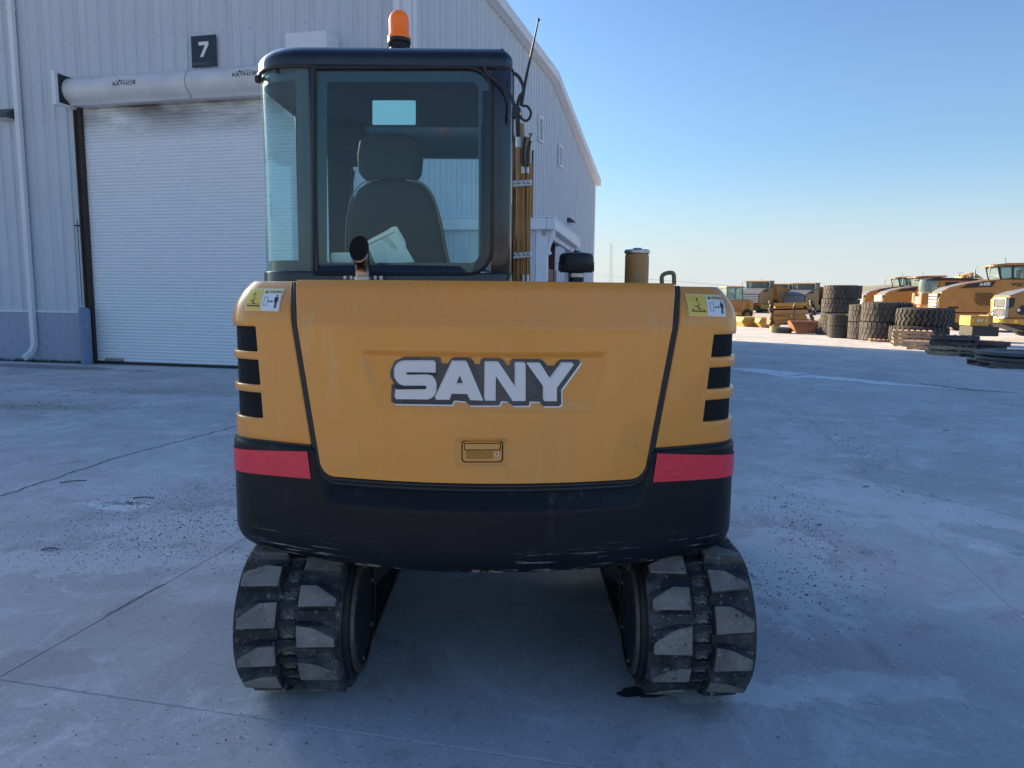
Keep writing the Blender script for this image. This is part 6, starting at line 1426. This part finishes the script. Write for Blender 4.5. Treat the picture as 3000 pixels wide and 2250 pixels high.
# second big hauler at the right edge: nose and grille, arm frame
hb = empty('hauler_nose', (0, 0, 0), label='hauler at the right frame edge with a silver-framed double grille', cat='hauler')
poly_box(MB(), [(.12, .95), (.05, 1.9), (.2, 2.08), (.8, 2.30), (2.2, 2.62), (4.2, 2.8), (4.2, 1.5), (1.6, .98), (.9, .90)], -.85, .95).build('engine_hood', M['truckyellow'], hb, 0, bevel=.05)
poly_box(MB(), [(.18, 2.09), (.8, 2.31), (2.2, 2.63), (4.2, 2.82), (4.2, 2.86), (2.2, 2.67), (.8, 2.36), (.18, 2.13)], -.75, .85).build('hood_top', M['truckgrey'], hb, 0)
fr_ = MB(); 
for a, b_ in (((-.06, -.95, 1.92), (.10, .35, 2.02)), ((-.06, -.95, 1.42), (.10, .35, 1.52)), ((-.06, -.95, .92), (.10, .35, 1.02)), ((-.06, -.95, .92), (.10, -.86, 2.02)), ((-.06, .28, .92), (.10, .37, 2.02))): fr_.bb(a, b_)
fr_.build('grille_frame', M['trucklight'], hb, 0, bevel=.02)
for z in (1.03, 1.53): 
    MB().bb((-.02, -.86, z), (.06, .28, z+.38)).build('grille_recess', M['truckblack'], hb, 0)
    gr_ = MB()
    for k in range(7): gr_.bb((-.045, -.78, z+.03+k*.048), (-.02, .20, z+.055+k*.048))
    gr_.build('grille', M['truckgrey'], hb, 0)
MB().bb((-.08, -.45, 1.43), (-.06, -.2, 1.51)).build('badge', M['white'], hb, 0)
poly_box(MB(), [(.14, 1.45), (.14, 2.02), (.42, 1.98), (.38, 1.55)], -.875, -.85).build('side_grille', M['truckblack'], hb, 0)
poly_box(MB(), [(.55, 1.25), (.75, 1.62), (1.3, 1.66), (1.9, 1.5), (1.2, 1.25), (.75, 1.12)], -.875, -.85).build('lamp_recess', M['truckblack'], hb, 0)
MB().lathe([(.001, -.03), (.08, -.03), (.08, .0)], (.62, -.875, 1.38), 14, 'y').build('headlight', M['white'], hb, 30)
MB().bb((.95, -.88, 1.93), (1.5, -.85, 2.22)).build('nameplate', M['sign'], hb, 0); tv, tf = text2d('B4', .02); MB().add([(.99+.4*x, -.89, 1.98+.20*y) for x, y in tv], tf).build('lettering', M['white'], hb, 0)
poly_box(MB(), [(-.35, .70), (-.35, .92), (.9, .94), (1.6, 1.12), (4.2, 1.55), (4.2, .95), (1.2, .55), (.6, .66)], -1.0, 1.0).build('front_frame', M['truckbright'], hb, 0, bevel=.03)
poly_box(MB(), [(-.2, .66), (.8, .62), (4.2, .90), (4.2, .30), (1.0, .25)], -.9, .9).build('belly_plate', M['truckblack'], hb, 0)
pn = MB()
for x in (-.22, .45): pn.lathe([(.001, -.06), (.10, -.06), (.10, .02)], (x, -1.0, .80), 16, 'y')
pn.build('pins', M['decyellow'], hb, 30)
mi = MB(); mi.tube([(-.25, -.7, 1.0), (-.5, -.7, 1.15), (-.3, -.7, 1.5), (0, -.7, 1.55)], .03, 6); mi.tube([(-.6, -.6, .95), (-.75, -.6, 1.1), (-.45, -.6, 1.35)], .03, 6); mi.build('guard_rail', M['trucklight'], hb, 0)
wheelset(hb, (1.9,), .62, .9); put(hb, 2922, 30.0, .14, R(-8), .76)
# ------------------------------------------------------------------ far left group of the yard
put(hauler('distant hauler facing the yard, grey bonnet and glass cab, above the yellow bodies', M['truckyellow'], 0, grp='distant yellow haulers'), 2190, 72.0, 0, R(52), .92)
put(hauler('distant hauler cab half hidden behind the left end of the beam stack', M['truckyellow'], 0, grp='distant yellow haulers'), 2272, 78.0, -.1, R(60), .90)
put(hauler('distant hauler cab behind the right end of the beam stack', M['truckyellow'], 0, grp='distant yellow haulers'), 2325, 76.0, -.1, R(48), .92)
lo_ = empty('small_loader', (0, 0, 0), label='small orange loader close to the right shoulder of the excavator', cat='loader')
MB().bb((-.9, -.9, .7), (1.2, .9, 1.7)).build('body', M['truckorange'], lo_, 0, bevel=.08); MB().bb((.4, -.9, .35), (1.5, .9, 1.55)).build('counterweight', M['truckbright'], lo_, 0, bevel=.1)
MB().bb((-.9, -.7, 1.7), (.5, .7, 2.7)).build('cab_glass', M['glass_far'], lo_, 0); 
pl_ = MB()
for x in (-.92, -.2, .48):
    for y in (-.7, .68): pl_.bb((x, y, 1.7), (x+.07, y+.06, 2.72))
pl_.build('pillars', M['truckblack'], lo_, 0); MB().bb((-1.0, -.8, 2.7), (.65, .8, 2.86)).build('roof', M['truckorange'], lo_, 0, bevel=.04)
wheelset(lo_, (-.6, .9), .42, .85, .4); put(lo_, 2148, 52, 0, R(5), .80)
yb_ = gp(2220, 968).y+14
for k, (x0, x1, y0, y1, lab) in enumerate(((2182, 2236, 930, 964, 'low olive-yellow steel dump body resting on the yard, left one'), (2232, 2282, 932, 965, 'low olive-yellow steel dump body resting on the yard, next to the beams'))):
    r_ = empty('spare_dump_body', (0, 0, 0), label=lab, cat='dump body'); Y = yb_-10-k; a, b_ = atY(x0, y1, Y), atY(x1, y0, Y); wd = b_.x-a.x; h_ = b_.z
    poly_box(MB(), [(0, 0), (wd, 0), (wd+.25, h_*.6), (wd+.1, h_), (-.05, h_), (-.2, h_*.55)], 0, 2.0).build('shell', mat('olive_yellow', (.40, .26, .05), .5), r_, 0, bevel=.03)
    poly_box(MB(), [(-.15, h_*.5), (wd+.2, h_*.5), (wd+.2, h_*.56), (-.15, h_*.56)], -.04, 0).build('rib', M['truckyellow'], r_, 0); r_.location = (a.x, Y, 0)
# stacked yellow beams
bs = empty('beam_rack', (0, 0, 0), label='rack of stacked yellow-brown steel beams with chained ends behind the tyre', cat='beams')
Yb = 35.5; z = lambda y: max(0.0, atY(2330, y, Yb).z)
for k, (yt, yb, x0, x1) in enumerate(((890, 898, 2262, 2385), (899, 905, 2272, 2375), (912, 919, 2264, 2387), (921, 930, 2270, 2380), (930, 937, 2258, 2385), (938, 948, 2262, 2392))):
    a, b_ = atY(x0, yb, Yb), atY(x1, yt, Yb); MB().bar((a.x, Yb+rnd.uniform(0, .4), (a.z+b_.z)/2), (b_.x, Yb+1.0+rnd.uniform(-.1, .3), (a.z+b_.z)/2+.05), .22, b_.z-a.z).build('beam', M['truckyellow'] if k % 2 else M['truckbright'], bs, 0, bevel=.03)
en = MB()
for px in (2260, 2382):
    for k in range(16):
        p = atY(px+rnd.uniform(-6, 6), 884+k*4.4, Yb-.1); en.lathe([(.001, -.05), (.09, -.05), (.09, .05), (.001, .05)], p, 8, rnd.choice('xyz'))
for px in (2324,):
    for y in (900, 918, 940): p = atY(px, y, Yb-.2); en.bar(p+Vector((-.05, 0, -.15)), p+Vector((.08, 0, .18)), .05, .06)
en.build('chain_ends', M['rim'], bs, 0, kind='stuff'); a = atY(2258, 948, Yb); MB().bb((a.x, Yb-.1, 0), (a.x+.14, Yb+.1, a.z)).build('post', M['decyellow'], bs, 0)
b_ = atY(2324, 948, Yb); MB().bb((b_.x-.05, Yb, 0), (b_.x+.05, Yb+.1, b_.z)).build('post', M['rim'], bs, 0); b_ = atY(2390, 948, Yb); MB().bb((b_.x-.1, Yb+.9, 0), (b_.x, Yb+1.1, b_.z)).build('post', M['rim'], bs, 0)
MB().bb((a.x+.2, Yb+.6, .25), (a.x+1.2, Yb+1.2, .7)).build('cross_tie', mat('purple_brown', (.15, .08, .09), .6), bs, 0)
# copper-coloured bucket
c = gp(2366, 979); bu = empty('rusty_bucket', (0, 0, 0), label='copper-orange rusty steel bucket lying left of the tyre stacks', cat='bucket')
bm_ = MB(); rg = []
for k in range(8):
    a = k/7*math.pi*.9; rg.append([(-.42-.15*math.sin(a), .3-.45*math.cos(a), .02+.50*math.sin(a*.9)+.02), (.42+.15*math.sin(a), .3-.45*math.cos(a), .02+.50*math.sin(a*.9)+.02)])
vs = [p for r in rg for p in r]; bm_.add(vs, [(2*i, 2*i+1, 2*i+3, 2*i+2) for i in range(7)]); bm_.add([r[0] for r in rg], [tuple(range(8))]); bm_.add([r[1] for r in rg], [tuple(range(8))])
o = bm_.build('shell', mat('copper_rust', (.42, .17, .05), .45, noise=[(6, (.22, .10, .05), .4, .7, I3)]), bu, 0); solid(o, .03, 0)
tm = MB()
for k in range(6): tm.prism([(-.18, .02), (-.02, .0), (-.02, .06)], 'x', -.40+k*.14, -.34+k*.14)
tm.build('teeth', M['trucklight'], bu, 0); bu.location = (c.x, c.y+.1, 0); bu.scale = (1.15, 1.0, 1.1)
# ------------------------------------------------------------------ far away
def far(x, y, Y): return atY(x, y, Y)
hl = MB(); Yh = 210; pts = [(2370, 884), (2430, 868), (2520, 850), (2585, 835), (2640, 832), (2760, 846), (2900, 856), (3100, 862)]
rg = []
for x, y in pts:
    p = far(x, y, Yh); rg.append([Vector((p.x, Yh-60, -1)), Vector((p.x, Yh-18, p.z*.62)), Vector((p.x, Yh, p.z)), Vector((p.x*1.1, Yh+60, p.z*.9)), Vector((p.x*1.2, Yh+160, -1))])
hl.loft(rg, False, False); hl.build('hill', M['hill'], None, 60, kind='structure')
ge = empty('grain_elevator', (0, 0, 0), label='hazy blue grain elevator with a tower on the horizon', cat='building'); Yg = 620
for (x0, x1, y0, nm) in ((2384, 2394, 861, 'tower'), (2388, 2412, 868, 'hall')): a, b_ = far(x0, 884, Yg), far(x1, y0, Yg); MB().bb((a.x, Yg, -1), (b_.x, Yg+15, b_.z)).build(nm, M['farblue'], ge, 0)
fr2 = empty('far_shed', (0, 0, 0), label='long low pale shed with a flat hipped roof left of the tyre tower', cat='building'); Ys = 150; a, b_ = far(2390, 890, Ys), far(2420, 878, Ys)
MB().bb((a.x-1, Ys, 0), (b_.x+3, Ys+10, b_.z)).build('wall', M['truckyellow'], fr2, 0); poly_box(MB(), [(a.x-2, b_.z), (b_.x+4, b_.z), (b_.x+1, b_.z+1.0), (a.x+1, b_.z+.6)], Ys-1, Ys+11).build('roof', M['siding'], fr2, 0)
Yp = 150; b_ = far(2334, 845, Yp); up_ = empty('utility_pole', (b_.x, Yp, 0), label='slim wooden utility pole rising behind the beam rack', cat='utility pole')
MB().tube([(b_.x, Yp, 0), (b_.x, Yp, b_.z)], [.20, .15], 8).build('post', M['pole'], up_, 30); MB().bb((b_.x-.9, Yp-.05, b_.z-.7), (b_.x+.9, Yp+.05, b_.z-.55)).build('crossarm', M['pole'], up_, 0)
wr = MB()
for dx in (-.8, .8):
    a = far(2050, 858, 260); e_ = far(2700, 892, 190); m0 = Vector((b_.x+dx, Yp, b_.z-.5)); 
    wr.tube(smoothpts([Vector((-40, 380, 11)), Vector((-10, 300, 8.2)), Vector((20, 225, 7.4)), m0-Vector((0, 0, 0))], 8), .02, 4); wr.tube(smoothpts([m0, Vector((90, 148, b_.z-2.2)), Vector((150, 146, b_.z-.6))], 8), .02, 4)
wr.build('overhead_wires', M['pole'], None, 0, label='thin overhead wires running from the utility pole across the sky', cat='wires')
# lattice tower
Yt = 420; tt = far(1790, 712, Yt); tw = empty('lattice_tower', (tt.x, Yt, 0), label='thin pale lattice tower on the horizon between precleaner and canister', cat='tower')
leg = MB(); brc = MB(); H_ = tt.z; nlev = 22
def tw_(lv): return .9+1.1*(1-lv)
for i in range(3):
    a = i*2.0944+.3
    leg.tube([(tt.x+tw_(0)*math.cos(a), Yt+tw_(0)*math.sin(a), 0), (tt.x+tw_(1)*math.cos(a), Yt+tw_(1)*math.sin(a), H_)], .07, 5)
    b2_ = (i+1)*2.0944+.3
    for k in range(nlev):
        l0, l1 = k/nlev, (k+1)/nlev
        p0 = (tt.x+tw_(l0)*math.cos(a), Yt+tw_(l0)*math.sin(a), H_*l0); p1 = (tt.x+tw_(l1)*math.cos(b2_), Yt+tw_(l1)*math.sin(b2_), H_*l1); brc.tube([p0, p1], .05, 4)
        p1 = (tt.x+tw_(l0)*math.cos(b2_), Yt+tw_(l0)*math.sin(b2_), H_*l0); brc.tube([p0, p1], .05, 4)
leg.build('legs', M['latt'], tw, 0); brc.build('bracing', M['latt'], tw, 0, kind='stuff')
# far scrub at the horizon and the tree line behind the camera (seen mirrored in the rear glass)
def foliage(mb, c, rx, ry, rz, n, s):
    for _ in range(n):
        while True:
            p = Vector((rnd.uniform(-1, 1), rnd.uniform(-1, 1), rnd.uniform(-1, 1)))
            if p.length < 1: break
        p = Vector((c[0]+p.x*rx, c[1]+p.y*ry, c[2]+p.z*rz)); a = Vector((rnd.gauss(0, 1), rnd.gauss(0, 1), rnd.gauss(0, 1))).normalized(); b_ = a.orthogonal().normalized(); q = s*rnd.uniform(.6, 1.4)
        mb.add([p+a*q, p+b_*q, p-a*q, p-b_*q], [(0, 1, 2, 3)])
sc_ = MB()
for k in range(90):
    x = rnd.uniform(60, 420); foliage(sc_, (x, 430, 1.2), 9, 4, rnd.uniform(1.5, 3.0), 40, .7)
sc_.build('far_scrub', M['leafdark'], None, 0, kind='stuff', label='low dark scrub along the horizon behind the parked machines', cat='scrub')
tl = MB()
for k in range(110):
    x = -180+k*3.3+rnd.uniform(-2, 2); foliage(tl, (x, -62+rnd.uniform(-3, 3), 1.2), 3.2, 2.5, rnd.uniform(1.6, 3.2), 90, .35)
tl.build('tree_line', M['leafdark'], None, 0, kind='stuff', label='distant band of dark trees mirrored low in the cab glass', cat='trees')
tr_ = empty('round_tree', (5.6, -44, 0), label='rounded bare-topped tree mirrored in the lower part of the rear cab window', cat='tree')
MB().tube([(5.6, -44, 0), (5.5, -44, 1.8), (5.7, -44, 3.5)], [.2, .15, .08], 8).build('trunk', M['pole'], tr_, 40); t_ = MB(); foliage(t_, (5.6, -44, 3.4), 2.1, 2.0, 2.0, 1500, .18); t_.build('crown', M['leafdark'], tr_, 0)
for p_ in list(PALs.values()):
    pass
